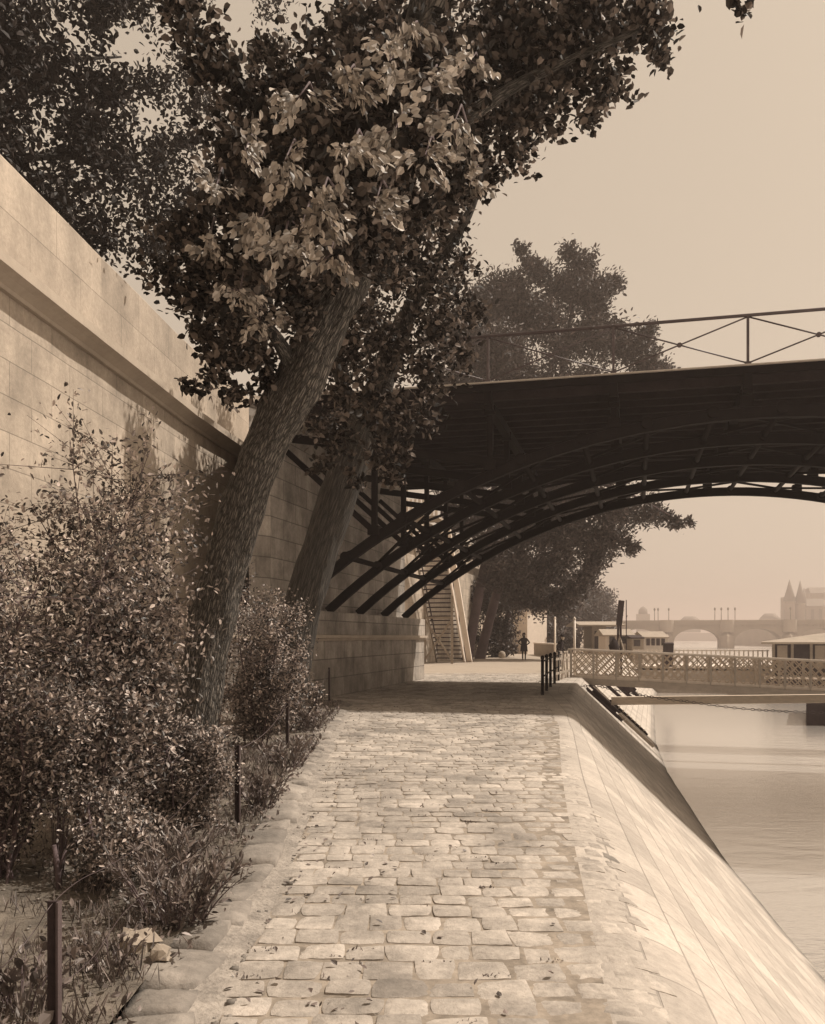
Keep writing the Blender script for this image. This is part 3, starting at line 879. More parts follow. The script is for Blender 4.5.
for i, (px, Yd, hpx, w) in enumerate([(560, 95, 560, 42), (580, 120, 575, 36), (597, 150, 590, 28), (545, 82, 570, 30)]):
    gy = HY + H / Yd * F
    cl = []
    rr = np.random.default_rng(40 + i)
    for _ in range(15):
        u, w_ = rr.uniform(-1, 1), rr.uniform(0, 1)
        ex = w * (1 - .6 * w_ ** 2) * .8
        cl.append(((*at(px + u * ex, gy - 8 - (gy - hpx - 8) * w_, Yd + rr.uniform(-2, 2)),), Yd / F * rr.uniform(11, 17)))
    lab = ['rounded hazy tree behind the pale end post of the gangway', 'paler hazy tree further up the quay by the dark shed', 'farthest faint tree up the quay beside the stone bridge', 'dark tree overhanging the walking man on the quay'][i]
    far_tree(lab, (gx(px, Yd), Yd, 0), [(*at(px - 2, gy + 2, Yd), .28), (*at(px, (gy + hpx) / 2, Yd), .2), (*at(px + 2, hpx, Yd), .05)], [], cl, 60, .62, 50 + i, axis=None, group='trees along the far quay')

# ------------------------------------------------------------------ shrubs and low plants
def shrub(label, base, sprays, leaf, nleaf, seed, name='shrub', mat='leafshrub', width=.5, tw=.008, sig=.12, up=.5):
    """sprays: (tip, weight). stems arch from the base to each tip, leaves thicken outwards"""
    rng = np.random.default_rng(seed)
    t = thing(name, label, 'shrub', base)
    b = np.array(base)
    m = MB(t.location)
    pts = []
    wsum = sum(s[1] for s in sprays)
    for tip, w in sprays:
        tip = np.array(tip)
        side = rng.normal(0, .10, 3); side[2] = abs(side[2]) + .12 * np.linalg.norm(tip - b)
        p0 = b + np.array([rng.normal(0, .07), rng.normal(0, .07), -.03])
        p1 = (p0 * .55 + tip * .45) + side
        path = smooth_path([(*p0, tw * 1.3), (*p1, tw), (*tip, .002)], 12)
        m.tube([q[:3] for q in path], [max(.0015, q[3]) for q in path], 5, False)
        L = np.linalg.norm(tip - p0)
        n = int(nleaf * w / wsum)
        # side twigs
        nt = max(3, int(n / 26))
        for _ in range(nt):
            u = rng.uniform(.25, 1.0)
            q = path[min(12, int(u * 12))][:3]
            dd = rng.normal(0, 1, 3); dd[2] = dd[2] * .6 + .35
            dd = dd / np.linalg.norm(dd) * L * rng.uniform(.10, .26)
            m.tube([q, q + dd * .55, q + dd], [.003, .002, .001], 3, False)
            k = max(4, int(n / nt * (1.25 if u > .75 else .9)))
            uu = rng.uniform(.1, 1.05, k)[:, None] ** .8
            pts.append(q + dd * uu + rng.normal(0, sig * .35, (k, 3)))
    m.build('stems', M['twig'], t)
    P = np.vstack(pts)
    P = P[P[:, 2] > .03]
    V, Fq = leaf_cards(P, np.full(len(P), leaf), width, None, 1, up, rng=rng)
    raw_mesh('foliage', V, Fq, M[mat], t, np.repeat(rng.uniform(0, 1, len(P)) ** 1.8, 6), False, t.location)
    return t
def tips(lst, Y, jit, rng):
    return [((*(at(px, py, Y + rng.uniform(-jit, jit))),), w) for px, py, w in lst]
rs = np.random.default_rng(61)
shrub('tallest shrub, loose sprays reaching up against the sunlit wall', (gx(95, 6.0), 6.0, .04),
    tips([(70, 440, .5), (112, 455, .8), (30, 500, .6), (150, 450, .7), (140, 480, 1), (90, 500, 1), (158, 500, .8), (60, 540, 1), (110, 540, 1.4), (150, 560, 1.4), (80, 590, 1.6), (130, 600, 1.8), (155, 630, 1.2), (50, 620, 1.4), (100, 650, 1.6), (150, 670, 1.6), (120, 700, 1.2)], 6.0, .7, rs), .042, 26000, 1)
shrub('dense shrub with small pale leaves crowding the left border', (gx(0, 5.2), 5.2, .04),
    tips([(-10, 540, 1), (10, 560, 1), (40, 580, 1), (-40, 570, 1), (20, 620, 1.4), (60, 640, 1.2), (-30, 640, 1.2), (40, 690, 1.2), (0, 700, 1.2), (70, 720, .9), (10, 760, .9), (-60, 620, 1), (-70, 700, 1), (50, 765, .6), (-40, 760, .8)], 5.2, .6, rs), .031, 27000, 2)
shrub('bushy shrub with fine leaves hugging the nearest trunk base', (gx(180, 6.6), 6.6, .04),
    tips([(115, 690, 1), (145, 690, 1), (140, 730, 1.3), (180, 730, 1.3), (215, 740, 1), (110, 760, 1.1), (150, 780, 1.2), (195, 785, 1.2), (225, 775, .8), (130, 815, .8), (170, 820, .9), (210, 820, .8), (200, 738, .8), (90, 740, .8)], 6.6, .5, rs), .031, 30000, 3)
shrub('dark leggy shrub beside the bare wooden prop', (gx(105, 5.1), 5.1, .04),
    tips([(95, 800, 1), (120, 810, 1), (80, 840, .8), (130, 850, 1), (145, 830, .8), (105, 850, 1), (115, 880, .6), (90, 870, .6)], 5.1, .25, rs), .03, 7000, 4)
shrub('rounded shrub between the two leaning trunks', (gx(258, 11.5), 11.5, .04),
    tips([(235, 590, .8), (250, 580, .8), (265, 600, 1), (285, 600, .8), (250, 632, 1), (270, 640, 1.2), (290, 630, 1), (250, 670, 1.2), (280, 680, 1.2), (235, 690, 1), (300, 670, .8), (265, 710, 1), (290, 715, .8), (245, 725, .8), (298, 640, .6)], 11.5, .6, rs), .045, 19000, 5)
shrub('low shrub at the foot of the second leaning trunk', (gx(292, 13.5), 13.5, .04),
    tips([(280, 660, 1), (298, 670, 1), (305, 690, .8), (285, 700, 1), (270, 690, .8), (300, 708, .7)], 13.5, .4, rs), .06, 3200, 6)
shrub('shrub in shade against the quay wall behind the trunk', (gx(210, 12.5), 12.5, .04),
    tips([(190, 600, 1), (215, 590, 1), (205, 640, 1), (230, 650, 1), (180, 650, 1), (225, 690, 1), (195, 690, 1), (170, 620, .8), (150, 600, .8)], 12.5, .8, rs), .06, 2600, 7)
def herb(label, base, rad, h, n, leaf, seed, width=.22, mat='leafherb', stems=14):
    rng = np.random.default_rng(seed)
    t = thing('low_plant', label, 'plant', base)
    m = MB(t.location); pts, ax = [], []
    for i in range(stems):
        a = rng.uniform(0, 2 * math.pi); r = rad * math.sqrt(rng.uniform(.05, 1))
        tip = np.array([base[0] + r * math.cos(a), base[1] + r * math.sin(a), base[2] + h * rng.uniform(.55, 1.05)])
        p0 = np.array([base[0] + r * .3 * math.cos(a), base[1] + r * .3 * math.sin(a), base[2] - .03])
        path = smooth_path([(*p0, .004), (*((p0 + tip) / 2 + [0, 0, .03]), .003), (*tip, .0012)], 8)
        m.tube([q[:3] for q in path], [q[3] for q in path], 4, False)
        k = n // stems
        u = rng.integers(1, 9, k)
        q = path[u][:, :3] + rng.normal(0, .008, (k, 3))
        pts.append(q); ax.append(np.tile((tip - p0) / np.linalg.norm(tip - p0), (k, 1)))
    m.build('stems', M['twig'], t)
    P, AX = np.vstack(pts), np.vstack(ax)
    V, Fq = leaf_cards(P, np.full(len(P), leaf), width, AX, .9, .5, rng=rng)
    raw_mesh('foliage', V, Fq, M[mat], t, np.repeat(np.clip(rng.normal(.5, .3, len(P)), 0, 1), 6), False, t.location)
    return t
herb('narrow-leaved plant spilling onto the kerb stones', (gx(175, 4.4), 4.4, .05), .36, .34, 1300, .06, 71, stems=40)
herb('narrow-leaved plant in front of the fine-leaved shrub', (gx(165, 5.3), 5.3, .05), .36, .32, 900, .055, 72, stems=30)
herb('broad-leaved weed at the foot of the nearest iron stake', (gx(28, 2.72), 2.72, .05), .16, .22, 60, .055, 73, .7, stems=10)
herb('broad-leaved weed left of the nearest iron stake', (gx(20, 3.4), 3.4, .05), .26, .20, 150, .05, 74, .7, stems=18)
herb('small weed with rounded leaves beside the kerb', (gx(110, 3.75), 3.75, .05), .20, .14, 160, .035, 75, .65, stems=14)
herb('weed clump at the third iron stake', (gx(290, 9.6), 9.6, .05), .40, .34, 420, .07, 76, .4, stems=24)
herb('weed clump at the second iron stake', (gx(262, 7.4), 7.4, .05), .30, .32, 420, .06, 77, .4, stems=24)
herb('tuft of weeds near the abutment corner', (gx(310, 13.6), 13.6, .05), .45, .30, 420, .07, 78, .4, stems=24)
herb('thin bare-stemmed plant beside the leggy shrub', (gx(57, 5.3), 5.3, .05), .14, .62, 60, .03, 79, .4, stems=12)

# ground cover, fallen leaves, pebbles
def ground_cover():
    rng = np.random.default_rng(81)
    n = 15000
    y = rng.uniform(2.2, 19, n) ** 1.0
    a = np.array([wallx(v) for v in y]); b = np.array([kerbx(v) - .1 for v in y])
    u = rng.beta(3.2, 1.2, n)
    x = a + (b - a) * u
    keep = np.array([noise.noise((p * 1.7, q * 1.7, 5)) > -.12 for p, q in zip(x, y)])
    x, y = x[keep], y[keep]
    z = np.array([soil_z(p, q) for p, q in zip(x, y)]) + rng.uniform(0, .05, len(x))
    P = np.stack([x, y, z], axis=1)
    V, Fq = leaf_cards(P, np.full(len(P), .045), .5, np.tile((0, 0, .5), (len(P), 1)), 1.0, .8, rng=rng)
    o = raw_mesh('ground_cover', V, Fq, M['leafherb'], None, np.repeat(np.clip(rng.normal(.5, .3, len(P)), 0, 1), 6))
    tag(o, 'low weeds and fallen leaves over the garden strip', 'weeds', kind='stuff')
    # loose pebbles and crumbs along the gutter and bed
    V, Fq, base = [], [], 0
    oct_v = np.array([(1, 0, 0), (-1, 0, 0), (0, 1, 0), (0, -1, 0), (0, 0, 1), (0, 0, -1)], float)
    cube = np.array([(x, y, z) for z in (-1, 1) for y in (-1, 1) for x in (-1, 1)], float) * .6
    cf = np.array([(0, 2, 3, 1), (4, 5, 7, 6), (0, 1, 5, 4), (2, 6, 7, 3), (0, 4, 6, 2), (1, 3, 7, 5)])
    tones = []
    for i in range(1500):
        yv = 2.3 + rng.uniform(0, 1) ** 1.6 * 15
        g = rng.random()
        xv = kerbx(yv) + (rng.uniform(.0, .17) if g < .65 else -rng.uniform(.3, 1.6))
        s = rng.uniform(.004, .015) * (1.8 if rng.random() < .06 else 1)
        q = cube * (1 + rng.normal(0, .2, cube.shape)) * s * np.array([1, 1, .7])
        zz = -.012 if g < .65 else soil_z(xv, yv)
        V.append(q + [xv, yv, zz + s * .4]); Fq.append(cf + base); base += 8
        tones.append(np.full(8, rng.random()))
    o = raw_mesh('gravel', np.vstack(V), np.vstack(Fq), M['grit'], None, np.concatenate(tones), True)
    tag(o, 'crumbs of stone and grit along the kerb gutter', 'grit', kind='stuff')
ground_cover()

def grass():
    rng = np.random.default_rng(85)
    P = []
    for _ in range(260):
        y = 2.2 + rng.uniform(0, 1) ** 1.5 * 9
        x = kerbx(y) - .32 - abs(rng.normal(0, .55))
        k = rng.integers(10, 34)
        P.append(np.stack([x + rng.normal(0, .06, k), y + rng.normal(0, .06, k), np.full(k, soil_z(x, y) - .01)], axis=1))
    P = np.vstack(P)
    V, Fq = leaf_cards(P, np.full(len(P), .11), .06, np.tile((0, 0, 1.4), (len(P), 1)), .8, .3, rng=rng)
    tag(raw_mesh('grass', V, Fq, M['leafherb'], None, np.repeat(np.clip(rng.normal(.45, .3, len(P)), 0, 1), 6)), 'thin grass tufts in the garden strip', 'grass', kind='stuff')
grass()

def litter():
    rng = np.random.default_rng(86)
    n = 260
    y = 2.6 + rng.uniform(0, 1, n) ** 1.5 * 16
    x = np.array([kerbx(v) + .1 + (crest(v) - .3 - kerbx(v)) * rng.beta(.8, 2.2) for v in y])
    P = np.stack([x, y, np.full(n, .012)], axis=1)
    V, Fq = leaf_cards(P, np.full(n, .04), .55, np.tile((0, 0, .02), (n, 1)), 1.0, 3.0, rng=rng)
    V[:, 2] = np.clip(V[:, 2], .004, .03)
    tag(raw_mesh('fallen_leaves', V, Fq, M['leafherb'], None, np.repeat(rng.uniform(0, 1, n), 6)), 'scattered dry leaves on the cobbles', 'leaves', kind='stuff')
    # small weeds in the joints
    P = []
    for _ in range(80):
        yv = 2.6 + rng.uniform(0, 1) ** 1.4 * 12
        xv = kerbx(yv) + .15 + (crest(yv) - .35 - kerbx(yv)) * rng.beta(.7, 1.6)
        k = rng.integers(3, 12)
        P.append(np.stack([xv + rng.normal(0, .035, k), yv + rng.normal(0, .008, k), np.full(k, -.004)], axis=1))
    P = np.vstack(P)
    V, Fq = leaf_cards(P, np.full(len(P), .022), .35, np.tile((0, 0, .7), (len(P), 1)), 1.0, .5, rng=rng)
    tag(raw_mesh('joint_weeds', V, Fq, M['leafherb'], None, np.repeat(rng.uniform(0, .6, len(P)), 6)), 'tiny weeds growing in the paving joints', 'weeds', kind='stuff')
litter()

# loose stones by the kerb
for i, (px, py, Yd, s, lab) in enumerate([(137, 948, 4.0, .085, 'rough broken stone lying on the soil by the kerb'), (160, 955, 3.9, .05, 'small pale stone beside the rough broken stone')]):
    rng = np.random.default_rng(90 + i)
    p = at(px, py, Yd); p.z = .05 + s * .5
    bm_v = []
    m = MB(p)
    prof = [(s * .2, -s * .6), (s * .9, -s * .4), (s, 0), (s * .8, s * .5), (s * .3, s * .75)]
    m.lathe(prof, 9, p)
    m.v = [tuple(Vector(v) + Vector(rng.normal(0, s * .16, 3))) for v in m.v]
    m.sm = [False] * len(m.sm)
    o = m.build('loose_stone', M['stone']); o.location = p
    tag(o, lab, 'stone')

# ------------------------------------------------------------------ iron stakes and wire
STK = [(gx(53, 2.9), 2.9, .60, 'nearest two-toned iron stake at the bottom corner of the bed'),
       (gx(237, 6.83), 6.83, .63, 'iron stake beside the fine-leaved shrub'),
       (gx(287, 11.35), 11.35, .655, 'iron stake before the rounded shrub between the trunks'),
       (gx(316, 15.4), 15.4, .63, 'thin iron stake just before the abutment corner'),
       (gx(329, 19.2), 19.2, .80, 'farthest stake, paler, against the abutment face')]
for x, y, h, lab in STK:
    t = thing('garden_stake', lab, 'stake', (x, y, 0), 0, 'iron stakes along the kerb')
    m = MB(); m.box((0, 0, h / 2 - .1), (.034, .012, h + .2)); m.build('blade', M['darkwood'], t, .002)
    m = MB(); m.box((.021, -.006, h / 2 - .1), (.009, .034, h + .2)); m.build('flange', M['railiron'], t, .002)
def sag(p, q, s, n=14):
    p, q = Vector(p), Vector(q)
    return [p.lerp(q, i / n) - Vector((0, 0, s * 4 * (i / n) * (1 - i / n))) for i in range(n + 1)]
m = MB()
tops = [Vector((x, y, h - .03)) for x, y, h, _ in STK]
for a, b in zip(tops[1:-1], tops[2:]): m.tube(sag(a, b, .10), .004, 4)
tag(m.build('fence_wire', M['railiron']), 'thin sagging wire between the farther iron stakes', 'wire')
m = MB()
pp = [at(-20, 985, 2.7), at(10, 960, 2.75), at(35, 930, 2.85), at(53, 903, 2.9), at(80, 880, 3.4), at(110, 865, 4.0), at(140, 845, 4.6), at(190, 800, 5.8), tops[1]]
P = smooth_path([(*p, 0) for p in pp], 60); m.tube([q[:3] for q in P], .0017, 4)
tag(m.build('fence_wire', M['railiron']), 'loose curling wire hooked over the nearest iron stake', 'wire')
m = MB()
P = smooth_path([(*at(68, 980, 3.2), 0), (*at(95, 955, 3.5), 0), (*at(122, 915, 3.9), 0), (*at(150, 890, 4.3), 0)], 20); m.tube([q[:3] for q in P], .0017, 4)
tag(m.build('fence_wire', M['railiron']), 'short slack wire crossing the grass beside the kerb', 'wire')
t = thing('wooden_prop', 'short forked bare stick standing in the garden bed', 'stick', (gx(58, 5.0), 5.0, 0))
m = MB(t.location); m.tube([at(60, 905, 5.0), at(58, 870, 5.0), at(54, 845, 5.0)], [.022, .018, .012], 7); m.tube([at(58, 872, 5.0), at(66, 850, 5.02)], [.012, .006], 6); m.build('stick', M['twig'], t)

# ------------------------------------------------------------------ wooden staircase
st = thing('wooden_staircase', 'steep open wooden staircase climbing the quay wall past the bridge', 'staircase', (gx(451, 52), 52, 0))
b0, b1 = Vector((gx(451, 52), 52.0, 0.0)), Vector((gx(425, 46), 46.0, 7.35))
side = Vector((.970, -.242, 0)); hw = .76
N = 31
for i in range(1, N):
    c = b0.lerp(b1, i / N)
    m = MB(st.location); m.bar(c - side * hw, c + side * hw, .25, .06); m.build('tread', M['darkwood'], st)
for s in (-1, 1):
    m = MB(st.location); m.bar(b0 + side * hw * s * 1.06, b1 + side * hw * s * 1.06, .07, .30); m.build('stringer', M['palewood'] if s > 0 else M['wood'], st)  # right stringer coloured paler, painting in the sun on it
    m = MB(st.location)
    upv = Vector((0, 0, .95))
    m.bar(b0 + side * hw * s * 1.06 + upv, b1 + side * hw * s * 1.06 + upv, .06, .07)
    m.build('handrail', M['darkwood'], st)
    for f in (.02, .25, .5, .75, .98):
        q = b0.lerp(b1, f) + side * hw * s * 1.06
        m = MB(st.location); m.bar(q, q + upv, .06, .06); m.build('baluster', M['darkwood'], st)
# landing with boarded front, carried on braced posts
lc = b1 + Vector((-.1, -.8, 0))
m = MB(st.location); m.box(lc, (1.9, 1.8, .10), Matrix.Rotation(RZ, 3, 'Z')); m.build('landing', M['wood'], st)
m = MB(st.location)
for i in range(9):
    q = lc + side * (-.85 + 1.7 * i / 8) + Vector((-.2, -.85, .45)); m.box(q, (.15, .03, .9), Matrix.Rotation(RZ, 3, 'Z'))
m.build('hoarding', M['palewood'], st)
pa, pb = b0.lerp(b1, .45), b0.lerp(b1, .10)
for s in (-1, 1):
    q = b0.lerp(b1, .52) + side * hw * s
    m = MB(st.location); m.bar(q - Vector((0, 0, .1)), (q.x, q.y, -.05), .14, .14); m.build('support_post', M['wood'], st)
qa, qb = b0.lerp(b1, .52) - side * hw, b0.lerp(b1, .52) + side * hw
m = MB(st.location)
m.bar((qa.x, qa.y - .08, .2), (qb.x, qb.y - .08, 2.4), .06, .10); m.bar((qb.x, qb.y - .08, .2), (qa.x, qa.y - .08, 2.4), .06, .10)
m.bar((qa.x, qa.y - .06, 2.5), (qb.x, qb.y - .06, 2.5), .08, .12)
m.build('cross_brace', M['wood'], st)
m = MB(st.location); e0 = b0 + side * hw * 1.25; e1 = b1 + side * hw * 1.25
for i in range(N):
    a = e0.lerp(e1, i / N)
    m.add([a + Vector((0, 0, -.1)), e0.lerp(e1, (i + 1) / N) + Vector((0, 0, -.1)), e0.lerp(e1, (i + 1) / N) + side * .30 + Vector((0, 0, -.1)), a + side * .30 + Vector((0, 0, -.1)),
           a + Vector((0, 0, .12)), e0.lerp(e1, (i + 1) / N) + Vector((0, 0, .12)), e0.lerp(e1, (i + 1) / N) + side * .30 + Vector((0, 0, .12)), a + side * .30 + Vector((0, 0, .12))],
          [(0, 1, 2, 3), (7, 6, 5, 4), (0, 4, 5, 1), (1, 5, 6, 2), (2, 6, 7, 3), (3, 7, 4, 0)])
m.build('sunlit_cheek', M['white'], st)  # white cheek strip; sun on the stair side is put into its colour

# white hut added for a sunlit wall patch, turned towards the sun, and stones about the path
t = thing('wall_patch_hut', 'pale hut added for the sunlit wall patch behind the walking man', 'hut', (gx(531, 78), 78, 0))
m = MB(t.location); m.box(at(531, 637, 78) + Vector((0, .6, -.0)), (2.6, 1.6, 4.6), Matrix.Rotation(R(42), 3, 'Z')); m.build('hut_wall', M['white'], t)
m = MB(t.location); c = at(531, 608, 78); m.box((c.x, c.y + .6, 3.85), (2.9, 1.9, .14), Matrix.Rotation(R(42), 3, 'Z')); m.build('roof', M['farroof'], t)
m = MB(t.location); c = at(538, 640, 76.9); m.box((c.x - .1, 78.0, 1.0), (.7, .10, 2.0), Matrix.Rotation(R(42), 3, 'Z')); m.build('door', M['darkwood'], t)
o = MB((gx(502, 62), 62, 0)); o.lathe([(.16, -.05), (.24, .08), (.25, .24), (.2, .40), (.07, .48)], 12, (gx(502, 62), 62, 0)); ob = o.build('guard_stone', M['stone']); ob.location = (gx(502, 62), 62, 0)
tag(ob, 'round whitened guard stone at the edge of the bushes', 'stone')
t = thing('low_parapet', 'low pale stone parapet beyond the walking man', 'wall', (gx(541, 72), 72, 0))
m = MB(t.location); m.bar((gx(536, 74), 74, .45), (gx(556, 64), 64, .45), .35, .9); m.build('body', M['stone'], t)
m = MB(t.location); m.bar((gx(536, 74), 74, .95), (gx(556, 64), 64, .95), .45, .1); m.build('coping', M['white'], t)

# ------------------------------------------------------------------ people
def person(label, loc, rotz, h=1.68, stoop=0.0, armout=.16):
    t = thing('person', label, 'person', loc, rotz)
    s = h / 1.68
    J = {'pel': (0, 0, .90, .125), 'sp': (0, .0, 1.10, .125), 'ch': (0, -.02 - stoop, 1.30, .15), 'nk': (0, -.03 - stoop * 1.4, 1.45, .055), 'hd0': (0, -.04 - stoop * 1.6, 1.53, .075), 'hd1': (0, -.05 - stoop * 1.7, 1.63, .085)}
    E = [('pel', 'sp'), ('sp', 'ch'), ('ch', 'nk'), ('nk', 'hd0'), ('hd0', 'hd1')]
    for sd, k in ((-1, 'a'), (1, 'b')):
        fwd = .10 if sd < 0 else -.08
        J['hip' + k] = (.09 * sd, 0, .86, .095); J['kn' + k] = (.085 * sd, -fwd * .8, .47, .06); J['an' + k] = (.08 * sd, -fwd * .6 + .03, .08, .042); J['to' + k] = (.085 * sd, -fwd * .6 - .16, .035, .035)
        J['sh' + k] = (.18 * sd, -.02 - stoop, 1.37, .06); J['el' + k] = ((.20 + armout) * sd, .05 - stoop, 1.12, .045); J['wr' + k] = (.17 * sd, -.16 - stoop, .98, .032); J['ha' + k] = (.14 * sd, -.22 - stoop, .97, .036)
        E += [('pel', 'hip' + k), ('hip' + k, 'kn' + k), ('kn' + k, 'an' + k), ('an' + k, 'to' + k), ('ch', 'sh' + k), ('sh' + k, 'el' + k), ('el' + k, 'wr' + k), ('wr' + k, 'ha' + k)]
    keys = list(J)
    me = bpy.data.meshes.new('body')
    me.from_pydata([tuple(c * s for c in J[k][:3]) for k in keys], [(keys.index(a), keys.index(b)) for a, b in E], [])
    o = bpy.data.objects.new('body', me); COL.objects.link(o)
    md = o.modifiers.new('skin', 'SKIN'); md.use_smooth_shade = True
    for i, k in enumerate(keys):
        me.skin_vertices[0].data[i].radius = (J[k][3] * s,) * 2
        me.skin_vertices[0].data[i].use_root = (k == 'pel')
    o.modifiers.new('sub', 'SUBSURF').levels = 2; o.modifiers['sub'].render_levels = 2
    me.materials.append(M['cloth'])
    o.parent = t
    # face and hands, hair, coat, hat
    hz, hy = 1.585 * s, (-.05 - stoop * 1.7) * s
    m = MB(); m.lathe([(.02 * s, -.11 * s), (.062 * s, -.085 * s), (.080 * s, -.03 * s), (.083 * s, .03 * s), (.06 * s, .09 * s), (.02 * s, .115 * s)], 14, (0, hy - .012 * s, hz)); m.lathe([(.002, -.02), (.016, -.015), (.004, .02)], 6, (0, hy - .10 * s, hz)); m.build('head', M['skin'], t)
    for sd in (-1, 1):
        m = MB()
        w0 = Vector((.14 * sd * s, (-.22 - stoop) * s, .965 * s))
        for q in range(4): m.tube([w0 + Vector(((q - 1.5) * .017, -.02, 0)), w0 + Vector(((q - 1.5) * .018, -.06, -.012)), w0 + Vector(((q - 1.5) * .017, -.07 - .006 * (q in (1, 2)), -.045))], [.009, .009, .007], 6)
        m.tube([w0 + Vector((-.03 * sd, 0, 0)), w0 + Vector((-.045 * sd, -.035, -.01))], [.011, .008], 6)
        m.build('hand', M['skin'], t)
    m = MB()
    prof = [(.24, .56), (.22, .80), (.175, 1.08), (.20, 1.30), (.13, 1.41), (.065, 1.46)]
    m.lathe([(r * s, z * s) for r, z in prof], 18)
    m.v = [(x, y * .72 - stoop * max(0, z / s - .9) * 2.2, z) for x, y, z in m.v]
    m.build('coat', M['cloth'], t)
    m = MB()
    m.lathe([(.135 * s, -.005), (.135 * s, .012), (.088 * s, .014), (.09 * s, .07 * s), (.075 * s, .115 * s), (.03 * s, .13 * s)], 18, (0, hy, hz + .055 * s)); m.build('hat', M['cloth'], t)
    return t
person('person in a dark knee-length coat and hat walking up the quay', (gx(524, 56.5), 56.5, 0), R(170), 1.64)
person('person in dark clothes standing stooped at the gangway end', (gx(559, 38), 38, 0), R(60), 1.50, .07)

# ------------------------------------------------------------------ railing along the quay edge at the gangway
br2 = thing('iron_barrier', 'row of dark iron posts with rails leading to the gangway', 'barrier', (3.25, 22.5, 0))
bp_ = [Vector((3.25, 22.5, 0)), Vector((3.62, 24.3, 0)), Vector((4.0, 26.1, 0)), Vector((4.42, 28.0, 0)), Vector((4.86, 30.0, 0)), Vector((5.4, 32.3, 0))]
for i, p in enumerate(bp_[:5]):
    m = MB(br2.location); m.box(p + Vector((0, 0, .45)), (.07, .07, .92)); m.lathe([(.05, 0), (.055, .04), (.02, .09)], 8, p + Vector((0, 0, .9))); m.build('post', M['iron'], br2)
for z in (.84, .45):
    m = MB(br2.location)
    for a, b in zip(bp_[:-1], bp_[1:]): m.tube([a + Vector((0, 0, z)), b + Vector((0, 0, z))], .02, 6)
    m.build('rail', M['iron'], br2)
wf = thing('picket_gate', 'pale leaning wooden pickets closing the gangway head', 'gate', (4.95, 30.6, 0))
rng = np.random.default_rng(5)
for i in range(7):
    p = Vector((4.6, 29.2, 0)).lerp(Vector((5.55, 32.2, 0)), i / 6)
    m = MB(wf.location); m.bar(p, p + Vector((rng.normal(0, .06), rng.normal(0, .10), .95 + rng.normal(0, .05))), .07, .03); m.build('picket', M['palewood'], wf)
m = MB(wf.location); m.bar((4.62, 29.2, .72), (5.6, 32.2, .72), .03, .08); m.bar((4.62, 29.2, .25), (5.6, 32.2, .25), .03, .08); m.build('picket_rail', M['wood'], wf)

# ------------------------------------------------------------------ gangway
G0 = Vector((5.72, 32.5, 0))
gd = Vector((.958, -.270, -.044)).normalized()
gs = Vector((.27, .963, 0)).normalized()
gw = thing('gangway', 'long pale gangway with criss-cross lattice sides down to the pontoon', 'gangway', G0)
PW, NB = .80, 17
for sidx, off in ((0, Vector((0, 0, 0))), (1, gs * 1.6)):
    o0 = G0 + off
    m = MB(G0); m.bar(o0 + Vector((0, 0, 1.0)) - gd * .1, o0 + gd * PW * NB + Vector((0, 0, 1.0)), .20, .06); m.build('handrail', M['palewood'], gw)
    m = MB(G0); m.bar(o0 + Vector((0, 0, .03)), o0 + gd * PW * NB + Vector((0, 0, .03)), .06, .12); m.build('bottom_rail', M['palewood'], gw)
    for k in range(NB + 1):
        p = o0 + gd * PW * k
        m = MB(G0); m.box(p + Vector((0, 0, .48)), (.07, .07, 1.0)); m.build('post', M['greywood'], gw)
        if k < NB:
            m = MB(G0)
            up = Vector((0, 0, .86)); lo = Vector((0, 0, .10))
            def seg(u0, v0, u1, v1, q):
                a = p + gd * PW * u0 + lo + up * v0 + gs * q; b = p + gd * PW * u1 + lo + up * v1 + gs * q
                m.bar(a, b, .04, .016, gs)
            for q in range(-3, 4):
                d = q / 3.0
                for flip in (0, 1):
                    pts = []
                    u0, v0, u1, v1 = max(0, d), max(0, -d), min(1, 1 + d), min(1, 1 - d)
                    if u1 - u0 < .12: continue
                    if flip: seg(1 - u0, v0, 1 - u1, v1, .018)
                    else: seg(u0, v0, u1, v1, -.018)
            m.build('lattice_panel', M['lattice'], gw)
m = MB(G0); m.bar(G0 + gs * .8 + Vector((0, 0, -.05)), G0 + gs * .8 + gd * PW * NB + Vector((0, 0, -.05)), 1.7, .09); m.build('walkway', M['greywood'], gw)
for off in (.1, 1.5):
    m = MB(G0); m.bar(G0 + gs * off + Vector((0, 0, -.17)), G0 + gs * off + gd * PW * NB + Vector((0, 0, -.17)), .10, .14); m.build('girder', M['greywood'], gw)
for dx, px, Yd, zt, lab in ((0, 574.5, 33.6, 2.1, 'slim white post at the head of the gangway'), (1, 555, 44, 2.35, 'slim white post further back on the quay edge')):
    t = thing('white_post', lab, 'post', (gx(px, Yd), Yd, 0))
    m = MB(t.location); m.tube([(gx(px, Yd), Yd, -.05), (gx(px, Yd), Yd, zt)], .045, 8); m.build('shaft', M['white'], t)
    m = MB(t.location); m.lathe([(.05, 0), (.06, .03), (.015, .10)], 8, (gx(px, Yd), Yd, zt)); m.build('finial', M['white'], t)

